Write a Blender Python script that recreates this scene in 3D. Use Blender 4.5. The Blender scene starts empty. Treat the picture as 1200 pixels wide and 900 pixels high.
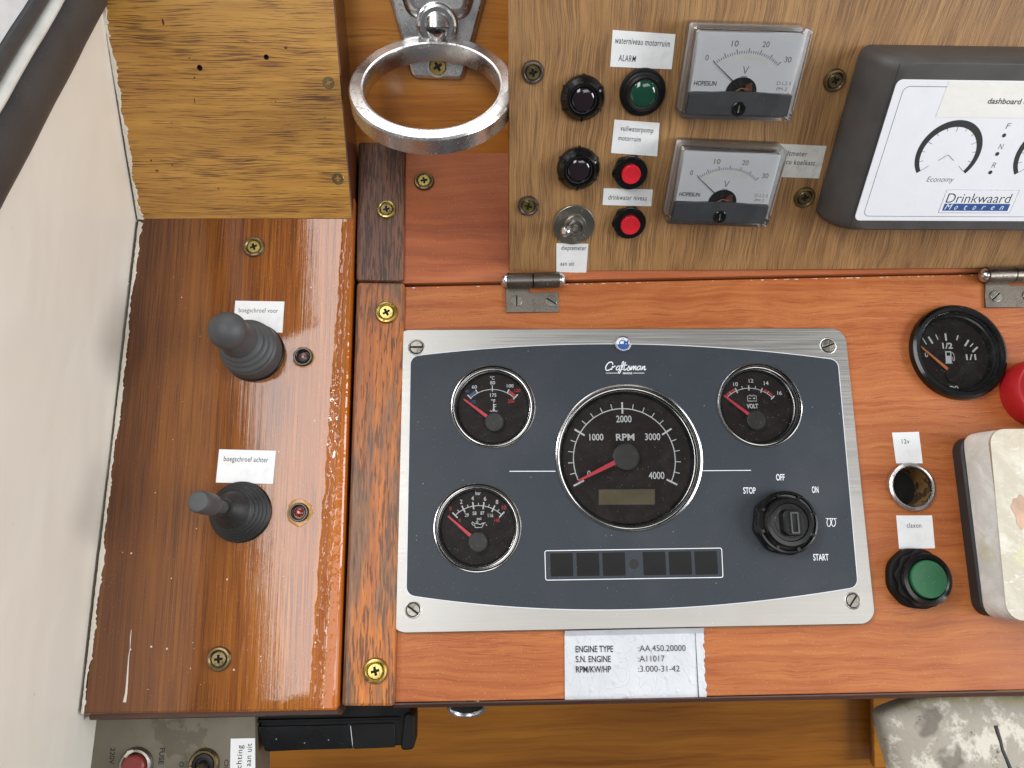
import bpy, math, random
from mathutils import Vector, Matrix
from mathutils.geometry import tessellate_polygon
random.seed(7)
scene = bpy.context.scene
COL = scene.collection
rad = math.radians
PI = math.pi
FPX = 870.0            # focal length in photo pixels (1200 px wide)
PITCH = 58.0           # the phone looks down on the dashboard
HEIGHT = 620.0         # mm above the cabin reference

# ---------------------------------------------------------------- camera
cam_d = bpy.data.cameras.new("camera")
cam = bpy.data.objects.new("camera", cam_d)
COL.objects.link(cam)
cam_d.sensor_width = 36.0
cam_d.lens = FPX / 1200 * 36
cam_d.clip_start = 0.01
cam_d.clip_end = 50
cam.location = (0, 0, HEIGHT / 1000)
cam.rotation_euler = (rad(90 - PITCH), 0, 0)
scene.camera = cam
RC = Matrix.Rotation(rad(90 - PITCH), 3, 'X')
CR = RC @ Vector((1, 0, 0)); CU = RC @ Vector((0, 1, 0)); CF = RC @ Vector((0, 0, -1))
CO = Vector((0, 0, HEIGHT))
def cdir(x, y, z):      # right, up, forward -> world direction
    return CR * x + CU * y + CF * z
def cpt(x, y, z):
    return CO + cdir(x, y, z)

# ---------------------------------------------------------------- world and lamps
w = bpy.data.worlds.new("World"); scene.world = w; w.use_nodes = True
bg = w.node_tree.nodes["Background"]
bg.inputs[0].default_value = (0.90, 0.95, 1.0, 1)
bg.inputs[1].default_value = 0.17
def area(name, pos, target, sx, sy, power, color=(1, 1, 1)):
    d = bpy.data.lights.new(name, 'AREA'); d.shape = 'RECTANGLE'
    d.size = sx; d.size_y = sy; d.energy = power; d.color = color
    o = bpy.data.objects.new(name, d); COL.objects.link(o)
    p = pos / 1000; o.location = p
    o.rotation_euler = ((p - target / 1000).to_track_quat('Z', 'Y')).to_euler()
    return o
TGT = cpt(0, 0, 440)
LAMPS = [
    # name, position (right, up, forward of the phone, mm), size m, power, colour
    ("windscreen_light", (-250, 1500, -150), (1.7, 0.7), 17.0, (0.97, 0.985, 1.0)),
    ("side_window_light", (-900, 600, -520), (0.30, 0.26), 11.0, (1.0, 0.985, 0.96)),
    ("wall_fill_light", (1300, 0, -150), (0.9, 0.5), 23.0, (0.97, 0.985, 1.0)),  # fill lamp added from the right to brighten the cream wall, no window seen there
    ("rear_fill_light", (600, -150, -1200), (0.9, 0.6), 6.5, (1.0, 0.985, 0.965)),  # fill lamp added from behind to light the oak panel and meters
]
for n_, p_, s_, e_, c_ in LAMPS:
    area(n_, cpt(*p_), TGT, s_[0], s_[1], e_, c_)
scene.view_settings.view_transform = 'Standard'
scene.view_settings.look = 'None'
scene.view_settings.exposure = -0.36
scene.view_settings.gamma = 1.0
scene.cycles.max_bounces = 8
scene.cycles.transparent_max_bounces = 16
scene.cycles.glossy_bounces = 4
scene.cycles.caustics_reflective = False
scene.cycles.caustics_refractive = False
scene.cycles.sample_clamp_indirect = 4.0

# ---------------------------------------------------------------- planes of the dashboard
class Frame:
    def __init__(s, o, u, v):
        s.o = o.copy(); s.u = u.normalized(); n = s.u.cross(v).normalized()
        s.n = n; s.v = n.cross(s.u).normalized()
    def P(s, px, py, h=0.0):          # photo pixel -> mm on the plane (h above it)
        d = cdir(px - 600, 450 - py, FPX)
        o = s.o + s.n * h
        t = (o - CO).dot(s.n) / d.dot(s.n)
        q = CO + d * t - s.o
        return (q.dot(s.u), q.dot(s.v))
    def W(s, x, y, h=0.0):
        return s.o + s.u * x + s.v * y + s.n * h
    def off(s, h):
        return Frame(s.o + s.n * h, s.u, s.v)
    def mat(s, x=0, y=0, h=0, rot=0):
        m = Matrix((s.u, s.v, s.n)).transposed().to_4x4()
        m.translation = s.W(x, y, h) / 1000
        return m @ Matrix.Rotation(rot, 4, 'Z')
    def sc(s, px, py, h=0):
        a = s.P(px - 5, py, h); b = s.P(px + 5, py, h)
        return math.hypot(a[0] - b[0], a[1] - b[1]) / 10
HZ = cdir(20000, 105, 870)
C = Frame(cpt(0, 0, 0) + cdir(130, -110, FPX) * (444 / FPX), HZ, cdir(-51, 4300, 870))
L = C.off(9)
q = C.P(730, 319)
O = Frame(C.W(*q), HZ, -cdir(-30, -1200, 870))
q = L.P(300, 257)
Y = Frame(L.W(*q), HZ, -cdir(0, -1750, 870))
q = C.P(535, 179)
H = Frame(C.W(*q), HZ, -cdir(0, -1500, 870))
U = Frame(cpt(0, 0, 0) + cdir(0, -410, FPX) * (590 / FPX), HZ, -cdir(0, -2600, 870))
# wall: foot runs along the board's left edge, the wall itself rises towards the viewer
w1 = Vector(L.W(*L.P(158.5, 258))); w2 = Vector(L.W(*L.P(90.5, 835)))
Wd = (w1 - w2).normalized()
Wn = Y.W(*Y.P(119, 6)) - w2      # the wall also meets the front edge of the plywood block
Wn = (Wn - Wd * Wn.dot(Wd)).normalized()
WALL = Frame(w2, Wn, Wd)     # u = out of the board (towards viewer), v = along the foot
if WALL.n.dot(L.u) < 0:
    WALL.n = -WALL.n
# roof hatch lamp: its mirror image is the bright patch on the glossy left board
def hatch():
    def refl(px, py):
        p = L.W(*L.P(px, py)); d = (p-CO).normalized(); return p, d-2*d.dot(L.n)*L.n
    cs = [refl(px, py) for px, py in ((278, 236), (460, 236), (322, 822), (470, 822))]
    mean = sum((r for p, r in cs), Vector()).normalized()
    c0 = cs[0][0]+(cs[3][0]-cs[0][0])*.5 + mean*1000
    a, b, c_, d_ = [p+r*((c0-p).dot(mean)/r.dot(mean)) for p, r in cs]
    y = (a-c_); ln = y.length; y.normalize(); z = mean; x = y.cross(z).normalized()
    wd = (abs((b-a).dot(x))+abs((d_-c_).dot(x)))/2
    if (b-a).dot(x) < 0: xs = -1
    else: xs = 1
    mid = (a+c_)/2 + x*xs*wd/2
    m = Matrix((x, y, z)).transposed().to_4x4(); m.translation = mid/1000
    d = bpy.data.lights.new("roof_hatch_light", 'AREA'); d.shape = 'RECTANGLE'
    d.size = wd/1000; d.size_y = ln/1000; d.energy = HATCH; d.color = (.97, .985, 1.0)
    o = bpy.data.objects.new("roof_hatch_light", d); COL.objects.link(o); o.matrix_world = m
HATCH = 7.0
hatch()
# ---------------------------------------------------------------- mesh helper
class MB:
    def __init__(s):
        s.v = []; s.f = []; s.m = []; s.mi = 0; s.flat = set()
    def quad(s, *ids):
        s.f.append(ids); s.m.append(s.mi)
    def mat(s, i): s.mi = i; return s
    def ring(s, pts):
        b = len(s.v); s.v += [tuple(p) for p in pts]; return list(range(b, b + len(pts)))
    def bridge(s, a, b, close=True):
        n = len(a)
        for i in range(n if close else n - 1):
            j = (i + 1) % n
            s.quad(a[i], a[j], b[j], b[i])
    def cap(s, r, flip=False):
        s.flat.add(len(s.f)); s.quad(*(r[::-1] if flip else r))
    def loft(s, outline, layers, cap_top=True, cap_bot=True):
        """outline CCW; layers [(inset, z)] from bottom to top"""
        prev = None
        for k, (ins, z) in enumerate(layers):
            o = offset(outline, ins)
            r = s.ring([(x, y, z) for x, y in o])
            if prev: s.bridge(prev, r)
            elif cap_bot: s.cap(r, True)
            prev = r
        if cap_top: s.cap(prev)
        return s
    def plate(s, outer, holes, z0, z1, bev=0.0, wall_mi=None, bottom=False):
        loops = [offset(outer, bev)] + [list(h) for h in holes]
        pts = [p for l in loops for p in l]
        tris = tessellate_polygon([[Vector((x, y, 0)) for x, y in l] for l in loops])
        ids = s.ring([(x, y, z1) for x, y in pts])
        for t in tris:
            a, b, c = [pts[i] for i in t]
            if (b[0]-a[0])*(c[1]-a[1]) - (b[1]-a[1])*(c[0]-a[0]) < 0: t = t[::-1]
            s.flat.add(len(s.f)); s.quad(*[ids[i] for i in t])
        if bottom:
            idb = s.ring([(x, y, z0) for x, y in pts])
            for t in tris: s.quad(*[idb[i] for i in t])
        k = 0; keep = s.mi
        if wall_mi is not None: s.mi = wall_mi
        for li, l in enumerate(loops):
            r = ids[k:k + len(l)]; k += len(l)
            if li == 0:
                m = s.ring([(x, y, z1 - bev) for x, y in outer]); b = s.ring([(x, y, z0) for x, y in outer])
                if bev > 0: s.bridge(m, r); s.bridge(b, m)
                else: s.bridge(b, r)
            else:
                b = s.ring([(x, y, z0) for x, y in l])
                if area2(l) > 0: s.bridge(r, b)
                else: s.bridge(b, r)
        s.mi = keep
        return s
    def lathe(s, prof, seg=48, c=(0, 0, 0), cap_top=False, cap_bot=False):
        prev = None
        for (r, z) in prof:
            if r < 1e-6: r = 1e-4
            g = s.ring([(c[0] + r * math.cos(2*PI*i/seg), c[1] + r * math.sin(2*PI*i/seg), c[2] + z) for i in range(seg)])
            if prev: s.bridge(prev, g)
            elif cap_bot: s.cap(g, True)
            prev = g
        if cap_top: s.cap(prev)
        return s
    def sweep(s, rings, seg=40, cap_top=True):
        """rings: [(center Vector, normal Vector, radius)]"""
        prev = None
        for c, n, r in rings:
            n = Vector(n).normalized(); x = Vector((0, 1, 0)).cross(n)
            if x.length < .1: x = Vector((1, 0, 0))
            x.normalize(); y = n.cross(x); c = Vector(c)
            g = s.ring([tuple(c + x * (r*math.cos(2*PI*i/seg)) + y * (r*math.sin(2*PI*i/seg))) for i in range(seg)])
            if prev: s.bridge(prev, g)
            prev = g
        if cap_top: s.cap(prev)
        return s
    def box(s, x0, y0, z0, x1, y1, z1, b=0.0):
        return s.loft([(x0, y0), (x1, y0), (x1, y1), (x0, y1)],
                      [(0, z0), (0, z1 - b), (b, z1)] if b else [(0, z0), (0, z1)])
    def strip(s, pts, wdt, z):
        """flat ribbon along a 2-D polyline"""
        n = len(pts); l = []; r = []
        for i in range(n):
            a = pts[max(0, i-1)]; b = pts[min(n-1, i+1)]
            dx, dy = b[0]-a[0], b[1]-a[1]; d = math.hypot(dx, dy) or 1
            ww = wdt[i] if isinstance(wdt, (list, tuple)) else wdt
            nx, ny = -dy/d*ww/2, dx/d*ww/2
            l.append((pts[i][0]+nx, pts[i][1]+ny, z)); r.append((pts[i][0]-nx, pts[i][1]-ny, z))
        a = s.ring(r); b = s.ring(l); s.bridge(a, b, False)
        return s
    def poly(s, pts, z):
        s.cap(s.ring([(x, y, z) for x, y in pts]) if area2(pts) > 0 else s.ring([(x, y, z) for x, y in pts[::-1]]))
        return s
    def tube(s, pts, r, seg=10):
        P3 = [Vector(p) for p in pts]; prev = None
        for i, p in enumerate(P3):
            t = (P3[min(i+1, len(P3)-1)] - P3[max(0, i-1)]).normalized()
            x = t.cross(Vector((0, 0, 1)));
            if x.length < .1: x = t.cross(Vector((1, 0, 0)))
            x.normalize(); y = x.cross(t)
            g = s.ring([tuple(p + x*(r*math.cos(2*PI*k/seg)) + y*(r*math.sin(2*PI*k/seg))) for k in range(seg)])
            if prev: s.bridge(g, prev)
            else: s.cap(g)
            prev = g
        s.cap(prev, True)
        return s
    def xf(s, M):
        s.v = [tuple(M @ Vector(p)) for p in s.v]; return s
    def join(s, o):
        b = len(s.v); s.v += o.v; s.flat |= {i+len(s.f) for i in o.flat}
        s.f += [tuple(i + b for i in f) for f in o.f]; s.m += o.m
        return s
def area2(l):
    return sum(l[i][0]*l[(i+1) % len(l)][1] - l[(i+1) % len(l)][0]*l[i][1] for i in range(len(l)))
def offset(l, d):
    if abs(d) < 1e-9: return list(l)
    n = len(l); out = []; sg = 1 if area2(l) > 0 else -1
    for i in range(n):
        a, b, c = l[i-1], l[i], l[(i+1) % n]
        def nr(p, q):
            dx, dy = q[0]-p[0], q[1]-p[1]; k = math.hypot(dx, dy) or 1
            return (-dy/k*sg, dx/k*sg)
        n1, n2 = nr(a, b), nr(b, c)
        sx, sy = n1[0]+n2[0], n1[1]+n2[1]; k = sx*sx+sy*sy
        if k < 1e-6: out.append(b); continue
        f = min(2/k, 2.0) * d
        out.append((b[0]+sx*f, b[1]+sy*f))
    return out
def ccw(l): return list(l) if area2(l) > 0 else list(l)[::-1]
def rnd(l, r, seg=6):
    l = ccw(l); out = []; n = len(l)
    for i in range(n):
        a, b, c = Vector(l[i-1]), Vector(l[i]), Vector(l[(i+1) % n])
        rr = r[i] if isinstance(r, (list, tuple)) else r
        d1 = (a-b).normalized(); d2 = (c-b).normalized()
        ang = d1.angle(d2); t = min(rr / math.tan(ang/2), (a-b).length*.49, (c-b).length*.49)
        rr = t * math.tan(ang/2)
        cen = b + (d1+d2).normalized() * (rr / math.sin(ang/2))
        p1 = b + d1*t; p2 = b + d2*t
        a1 = math.atan2(p1.y-cen.y, p1.x-cen.x); a2 = math.atan2(p2.y-cen.y, p2.x-cen.x)
        da = (a2-a1+PI) % (2*PI) - PI
        for k in range(seg+1):
            t_ = a1 + da*k/seg; out.append((cen.x+rr*math.cos(t_), cen.y+rr*math.sin(t_)))
    return out
def circ(cx, cy, r, seg=48, a0=0):
    return [(cx + r*math.cos(2*PI*i/seg+a0), cy + r*math.sin(2*PI*i/seg+a0)) for i in range(seg)]
def rect(cx, cy, w_, h_): return [(cx-w_/2, cy-h_/2), (cx+w_/2, cy-h_/2), (cx+w_/2, cy+h_/2), (cx-w_/2, cy+h_/2)]
def cross(cx, cy, r, t, rot=0):
    p = [(r, -t), (r, t), (t, t), (t, r), (-t, r), (-t, t), (-r, t), (-r, -t), (-t, -t), (-t, -r), (t, -r), (t, -t)]
    c_, s_ = math.cos(rot), math.sin(rot)
    return [(cx + x*c_-y*s_, cy + x*s_+y*c_) for x, y in p]

# ---------------------------------------------------------------- objects
OFF = {}
def make_mesh(name, mb, mats, center):
    me = bpy.data.meshes.new(name)
    c = Vector(center)
    me.from_pydata([((x-c.x)/1000, (y-c.y)/1000, (z-c.z)/1000) for x, y, z in mb.v], [], mb.f)
    for m in (mats if isinstance(mats, (list, tuple)) else [mats]): me.materials.append(m)
    me.polygons.foreach_set('material_index', mb.m)
    me.update(); me.set_sharp_from_angle(angle=rad(32))
    me.polygons.foreach_set('use_smooth', [i not in mb.flat for i in range(len(me.polygons))])
    return me
def part(name, mb, mats, parent, recenter=True, label=None, kind=None):
    """mesh in the coordinates of the thing; origin put at its own middle"""
    if recenter and mb.v:
        xs = list(zip(*mb.v)); c = tuple((min(a)+max(a))/2 for a in xs)
    else: c = (0, 0, 0)
    o = bpy.data.objects.new(name, make_mesh(name, mb, mats, c)); COL.objects.link(o)
    o.parent = parent
    po = OFF.get(parent.name, (0, 0, 0))
    o.location = tuple((c[i]-po[i])/1000 for i in range(3))
    OFF[o.name] = c
    if label: o['label'] = label
    if kind: o['kind'] = kind
    return o
def tag(o, label, cat, group=None, kind=None):
    o['label'] = label
    if cat: o['category'] = cat
    if group: o['group'] = group
    if kind: o['kind'] = kind
    return o
def thing(name, label, cat, fr, x=0, y=0, h=0, rot=0, group=None):
    o = bpy.data.objects.new(name, None); COL.objects.link(o)
    o.empty_display_size = .01
    o.matrix_world = fr.mat(x, y, h, rot)
    return tag(o, label, cat, group)
def solid(name, label, cat, mb, mats, fr, x=0, y=0, h=0, rot=0, group=None, kind=None):
    o = bpy.data.objects.new(name, make_mesh(name, mb, mats, (0, 0, 0))); COL.objects.link(o)
    o.matrix_world = fr.mat(x, y, h, rot)
    if kind: o['kind'] = kind
    if label: tag(o, label, cat, group)
    return o
def copy_tree(o, parent=None):
    c = o.copy(); COL.objects.link(c)
    if parent: c.parent = parent
    for ch in list(o.children): copy_tree(ch, c)
    return c

# ---------------------------------------------------------------- lettering
_tc = {}
def glyphs(s, bold=0.0, space=1.0):
    key = (s, bold, space)
    if key in _tc: return _tc[key]
    cu = bpy.data.curves.new("lettering", 'FONT'); cu.body = s; cu.size = 1; cu.offset = bold
    cu.space_character = space; cu.resolution_u = 5
    ob = bpy.data.objects.new("lettering", cu)
    me = bpy.data.meshes.new_from_object(ob)
    vs = [tuple(v.co) for v in me.vertices]; fs = [tuple(p.vertices) for p in me.polygons]
    bpy.data.objects.remove(ob); bpy.data.curves.remove(cu); bpy.data.meshes.remove(me)
    _tc[key] = (vs, fs); return _tc[key]
CAPH = max(v[1] for v in glyphs("H")[0])
def text(mb, s, x0, y0, x1, y1, cap, z, shear=0.0, bold=0.0, space=1.0):
    """baseline from (x0,y0) to (x1,y1) in mm, cap height in mm"""
    vs, fs = glyphs(s, bold, space)
    if not vs: return mb
    a = min(v[0] for v in vs); b = max(v[0] for v in vs)
    d = Vector((x1-x0, y1-y0)); ln = d.length; d.normalize(); up = Vector((-d.y, d.x))
    base = len(mb.v)
    for v in vs:
        h = v[1]/CAPH*cap; t = (v[0]-a)/(b-a)*ln + h*shear
        mb.v.append((x0 + d.x*t + up.x*h, y0 + d.y*t + up.y*h, z))
    for f in fs:
        p = [mb.v[base+i] for i in f]
        f2 = tuple(base+i for i in f)
        if area2([(q_[0], q_[1]) for q_ in p]) < 0: f2 = f2[::-1]
        mb.f.append(f2); mb.m.append(mb.mi)
    return mb
class Ctx:
    """px -> local mm of a thing standing at (ox, oy) on a frame"""
    def __init__(s, fr, ox=0, oy=0): s.fr = fr; s.ox = ox; s.oy = oy
    def P(s, px, py, h=0):
        a = s.fr.P(px, py, h); return (a[0]-s.ox, a[1]-s.oy)
    def sc(s, px, py, h=0): return s.fr.sc(px, py, h)
    def text(s, mb, t, px, py, wpx, cappx, h, z=None, shear=0, bold=0, ang=0, space=1.0):
        """t centred on photo pixel (px,py), wpx wide, cappx cap height"""
        k = s.sc(px, py, h); c = s.P(px, py, h)
        w_ = wpx*k/2; cp = cappx*k; ca, sa = math.cos(ang), math.sin(ang)
        x0 = c[0]-ca*w_+sa*cp/2; y0 = c[1]-sa*w_-ca*cp/2
        return text(mb, t, x0, y0, x0+2*w_*ca, y0+2*w_*sa, cp, z if z is not None else h, shear, bold, space)
    def textw(s, t): pass
# ================================================================ materials
def lin(c):
    return tuple((x/255/12.92 if x/255 <= .04045 else ((x/255+.055)/1.055)**2.4) for x in c) + (1,)
class NT:
    def __init__(s, name):
        s.m = bpy.data.materials.new(name); s.m.use_nodes = True
        s.t = s.m.node_tree; s.b = s.t.nodes["Principled BSDF"]; s.out = s.t.nodes["Material Output"]
        s.co = s.t.nodes.new('ShaderNodeTexCoord').outputs['Object']
    def n(s, typ, **k):
        x = s.t.nodes.new(typ)
        for a, b in k.items(): setattr(x, a, b)
        return x
    def l(s, a, b): s.t.links.new(a, b)
    def put(s, sock, v):
        if isinstance(v, bpy.types.NodeSocket): s.l(v, sock)
        elif v is not None:
            if isinstance(v, (tuple, list)) and len(v) == 3 and sock.type == 'RGBA': v = tuple(v) + (1,)
            sock.default_value = v
    def map(s, scale, loc=(0, 0, 0), rot=(0, 0, 0), src=None):
        x = s.n('ShaderNodeMapping'); s.l(src or s.co, x.inputs[0])
        x.inputs['Scale'].default_value = scale; x.inputs['Location'].default_value = loc; x.inputs['Rotation'].default_value = rot
        return x.outputs[0]
    def noise(s, vec, scale=1, detail=4, rough=.55, dist=0, lac=2.0):
        x = s.n('ShaderNodeTexNoise'); s.l(vec, x.inputs['Vector'])
        x.inputs['Scale'].default_value = scale; x.inputs['Detail'].default_value = detail
        x.inputs['Roughness'].default_value = rough; x.inputs['Distortion'].default_value = dist; x.inputs['Lacunarity'].default_value = lac
        return x.outputs['Fac']
    def vor(s, vec, scale=1, feature='F1', rand=1):
        x = s.n('ShaderNodeTexVoronoi', feature=feature); s.l(vec, x.inputs['Vector'])
        x.inputs['Scale'].default_value = scale; x.inputs['Randomness'].default_value = rand
        return x
    def ramp(s, fac, stops, interp='LINEAR'):
        x = s.n('ShaderNodeValToRGB'); s.l(fac, x.inputs[0]); cr = x.color_ramp; cr.interpolation = interp
        while len(cr.elements) < len(stops): cr.elements.new(.5)
        for e, (p, c) in zip(cr.elements, stops):
            e.position = p; e.color = c if isinstance(c, tuple) and len(c) == 4 else ((c, c, c, 1) if not isinstance(c, tuple) else c + (1,))
        return x.outputs[0]
    def mr(s, v, a, b, c=0, d=1):
        x = s.n('ShaderNodeMapRange'); s.put(x.inputs[0], v)
        for i, q_ in enumerate((a, b, c, d)): x.inputs[i+1].default_value = q_
        return x.outputs[0]
    def math(s, op, a, b=None, clamp=False):
        x = s.n('ShaderNodeMath', operation=op, use_clamp=clamp); s.put(x.inputs[0], a); s.put(x.inputs[1], b)
        return x.outputs[0]
    def mix(s, fac, a, b, mode='MIX'):
        x = s.n('ShaderNodeMix', data_type='RGBA', blend_type=mode)
        s.put(x.inputs[0], fac); s.put(x.inputs[6], a); s.put(x.inputs[7], b)
        return x.outputs[2]
    def sep(s, vec):
        x = s.n('ShaderNodeSeparateXYZ'); s.l(vec, x.inputs[0]); return x.outputs
    def bump(s, h, dist=.0002, strength=1.0, prev=None):
        x = s.n('ShaderNodeBump'); s.put(x.inputs['Height'], h); x.inputs['Distance'].default_value = dist
        x.inputs['Strength'].default_value = strength
        if prev: s.l(prev, x.inputs['Normal'])
        return x.outputs[0]
    def fin(s, color=None, rough=None, metal=None, normal=None, coat=None, coat_rough=None, spec=None, coatn=None):
        i = s.b.inputs
        s.put(i['Base Color'], color); s.put(i['Roughness'], rough); s.put(i['Metallic'], metal)
        s.put(i['Normal'], normal); s.put(i['Coat Weight'], coat); s.put(i['Coat Roughness'], coat_rough)
        s.put(i['Specular IOR Level'], spec); s.put(i['Coat Normal'], coatn)
        return s.m
    def dust(s, color, amt=.5, scale=900, thr=.16, dens=.60, dcol=(.62, .58, .52)):
        """sparse pale dust specks"""
        v = s.vor(s.map((1, 1, 1)), scale)
        d = s.math('LESS_THAN', v.outputs['Distance'], thr)
        pick = s.math('GREATER_THAN', s.sep(v.outputs['Color'])[0], 1-(1-dens)*.5)
        f = s.math('MULTIPLY', s.math('MULTIPLY', d, pick), amt)
        return s.mix(f, color, dcol)

def plain(name, rgb, rough=.5, metal=0, coat=0, var=.12, bumpd=0, dust=0, spec=.5, nscale=60):
    N = NT(name); c = lin(rgb)
    nz = N.noise(N.map((nscale,)*3), 1, 5, .6)
    col = N.mix(N.mr(nz, .3, .7), tuple(x*(1-var) for x in c[:3]), tuple(min(1, x*(1+var)) for x in c[:3]))
    if dust: col = N.dust(col, dust)
    r = N.mr(nz, .3, .7, rough*.85, min(1, rough*1.2))
    nm = N.bump(N.noise(N.map((1500,)*3), 1, 3), bumpd) if bumpd else None
    return N.fin(col, r, metal, nm, coat, .08, spec)

def wood(name, ax, light, mid, dark, pore, seed=0, broad=18, band=260, fibre=1500, ln=12, pore_amt=.7, pore_s=(900, 55),
         pore_thr=.60, rough=.4, coat=0, coat_rough=.1, bump=.00008, ring=0, ring_amt=.13, ringf=9, wob=.0, skew=0, spec=.5, coat_bump=None, dust=0, extra=None, coat_in=None):
    """ax 0: grain runs along x, 1: along y. All frequencies per metre"""
    N = NT(name)
    base = N.map((1, 1, 1), loc=(seed*.37, seed*.71, seed*.13), rot=(0, 0, skew))
    if wob:
        # wavy grain: push coordinates sideways with a low noise
        nz = N.noise(N.map((12, 12, 12), src=base), 1, 3, .5)
        comb = N.n('ShaderNodeCombineXYZ')
        N.put(comb.inputs[1-ax], N.math('MULTIPLY', N.math('SUBTRACT', nz, .5), wob))
        ad = N.n('ShaderNodeVectorMath', operation='ADD'); N.l(base, ad.inputs[0]); N.l(comb.outputs[0], ad.inputs[1]); base = ad.outputs[0]
    def sc(across, along): return (along, across, across) if ax == 0 else (across, along, across)
    n1 = N.noise(N.map(sc(broad, ln*.25), src=base), 1, 4, .55, .3)
    n2 = N.noise(N.map(sc(band, ln), src=base), 1, 5, .6, .15)
    n3 = N.noise(N.map(sc(fibre, ln*3), src=base), 1, 4, .7)
    v = N.math('ADD', N.math('MULTIPLY', n1, .45), N.math('MULTIPLY', n2, .55))
    if ring:
        big = N.noise(N.map(sc(ringf*1.8, ringf*.42), src=base), 1, 2.5, .5, .6)
        rg = N.math('SINE', N.math('MULTIPLY', big, ring))
        rg = N.math('POWER', N.math('MULTIPLY', N.math('ADD', rg, 1), .5), 2.2)
        v = N.math('SUBTRACT', v, N.math('MULTIPLY', rg, ring_amt))
    v = N.math('ADD', v, N.math('MULTIPLY', N.math('SUBTRACT', n3, .5), .28))
    col = N.ramp(v, [(.28, lin(dark)), (.47, lin(mid)), (.68, lin(light))])
    p = N.noise(N.map(sc(*pore_s), src=base), 1, 3, .55)
    pm = N.noise(N.map(sc(broad*2.5, ln), loc=(3, 1, 2), src=base), 1, 3, .6)
    pf = N.mr(N.math('ADD', p, N.math('MULTIPLY', N.math('SUBTRACT', pm, .5), .45)), pore_thr, pore_thr+.07)
    pf = N.math('MULTIPLY', pf, pore_amt, True)
    col = N.mix(pf, col, lin(pore))
    if dust: col = N.dust(col, dust)
    hgt = N.math('SUBTRACT', n3, N.math('MULTIPLY', pf, 1.2))
    nm = N.bump(hgt, bump)
    ctx = dict(N=N, base=base, v=v, n3=n3, col=col, nm=nm, hgt=hgt)
    cb = N.bump(N.math('ADD', N.math('MULTIPLY', n2, .4), N.noise(N.map((55, 55, 55), src=base), 1, 3)), coat_bump) if coat_bump else None
    r = N.mr(n2, .3, .7, rough*.85, min(rough*1.2, 1))
    if extra:
        col, r, nm, cb, coat = extra(N, col, r, nm, cb, coat)
    return N.fin(col, r, 0, nm, coat, coat_rough, spec, cb)

# varnished red-brown board with thick lacquer rim on the right
def joy_extra(N, col, r, nm, cb, coat):
    x, y, z = N.sep(N.co)
    # tone ramp across the board: darker towards the hull side, lighter to the right
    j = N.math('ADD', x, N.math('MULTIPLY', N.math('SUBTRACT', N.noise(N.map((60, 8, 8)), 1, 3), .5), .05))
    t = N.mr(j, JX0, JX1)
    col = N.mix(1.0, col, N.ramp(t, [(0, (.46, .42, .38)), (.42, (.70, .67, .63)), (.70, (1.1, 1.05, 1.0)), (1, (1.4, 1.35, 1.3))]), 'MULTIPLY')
    jr = N.math('ADD', x, N.math('MULTIPLY', N.math('SUBTRACT', N.noise(N.map((90, 90, 8)), 1, 3), .5), .004))
    e = N.math('ADD', jr, N.math('MULTIPLY', y, -.034))
    rim = N.mr(e, JXR-.0035, JXR-.0018)
    col = N.mix(N.math('MULTIPLY', rim, .75), col, lin((178, 92, 18)))
    # lumpy varnish sag just inside the rim
    v = N.vor(N.map((330, 210, 200), rot=(0, 0, .35)), 1, 'SMOOTH_F1')
    bead = N.math('MULTIPLY', N.mr(e, JXR-.0108, JXR-.0085), N.mr(e, JXR-.0050, JXR-.0032, 1, 0))
    low = N.mr(y, JY0+.30, JY0+.05)
    h = N.math('MULTIPLY', N.math('MULTIPLY', v.outputs['Distance'], bead), N.mr(low, 0, 1, .35, 1.3))
    h = N.math('ADD', h, N.math('MULTIPLY', N.mr(e, JXR-.008, JXR-.0055), .6))
    h = N.math('SUBTRACT', h, N.math('MULTIPLY', N.mr(e, JXR-.0036, JXR+.002), 1.6))
    col = N.mix(N.math('MULTIPLY', bead, .30), col, lin((140, 62, 20)))
    cb2 = N.bump(h, .0011, 1, cb)
    return col, r, nm, cb2, coat

# cream hull wall paint
def m_wallpaint():
    N = NT("cream_gloss_paint")
    a = N.noise(N.map((9, 5, 9)), 1, 4, .5, .8)
    c = N.mix(N.mr(a, .3, .7), lin((234, 227, 214)), lin((240, 235, 224)))
    sp = N.noise(N.map((170, 170, 170)), 1, 4, .7)
    c = N.mix(N.math('MULTIPLY', N.mr(sp, .70, .74), .35), c, lin((120, 108, 92)))
    c = N.dust(c, .5, 300, .05, .90, (.15, .13, .11))
    h = N.math('ADD', N.math('MULTIPLY', N.noise(N.map((20, 9, 16)), 1, 2.5, .5, .6), 1.3), N.math('MULTIPLY', N.noise(N.map((120, 60, 90)), 1, 3), .10))
    return N.fin(c, .33, 0, N.bump(h, .0012), .15, .2)

def m_brushed(name, rgb, ax=0, rough=.38, dirt=.15, b=.00002):
    N = NT(name)
    n = N.noise(N.map((20, 1400, 1400) if ax == 0 else (1400, 20, 1400)), 1, 3, .6)
    m_ = N.noise(N.map((16, 16, 16)), 1, 5, .6)
    c = N.mix(N.mr(n, .3, .7), tuple(x*.93 for x in lin(rgb)[:3]), tuple(min(1, x*1.04) for x in lin(rgb)[:3]))
    c = N.mix(N.math('MULTIPLY', N.mr(m_, .5, .75), dirt), c, lin((150, 140, 126)))
    c = N.dust(c, .5, 420, .10, .80, (.85, .82, .78))
    r = N.math('ADD', N.mr(n, .3, .7, rough-.06, rough+.08), N.math('MULTIPLY', m_, .08))
    return N.fin(c, r, 1.0, N.bump(n, b))

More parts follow.
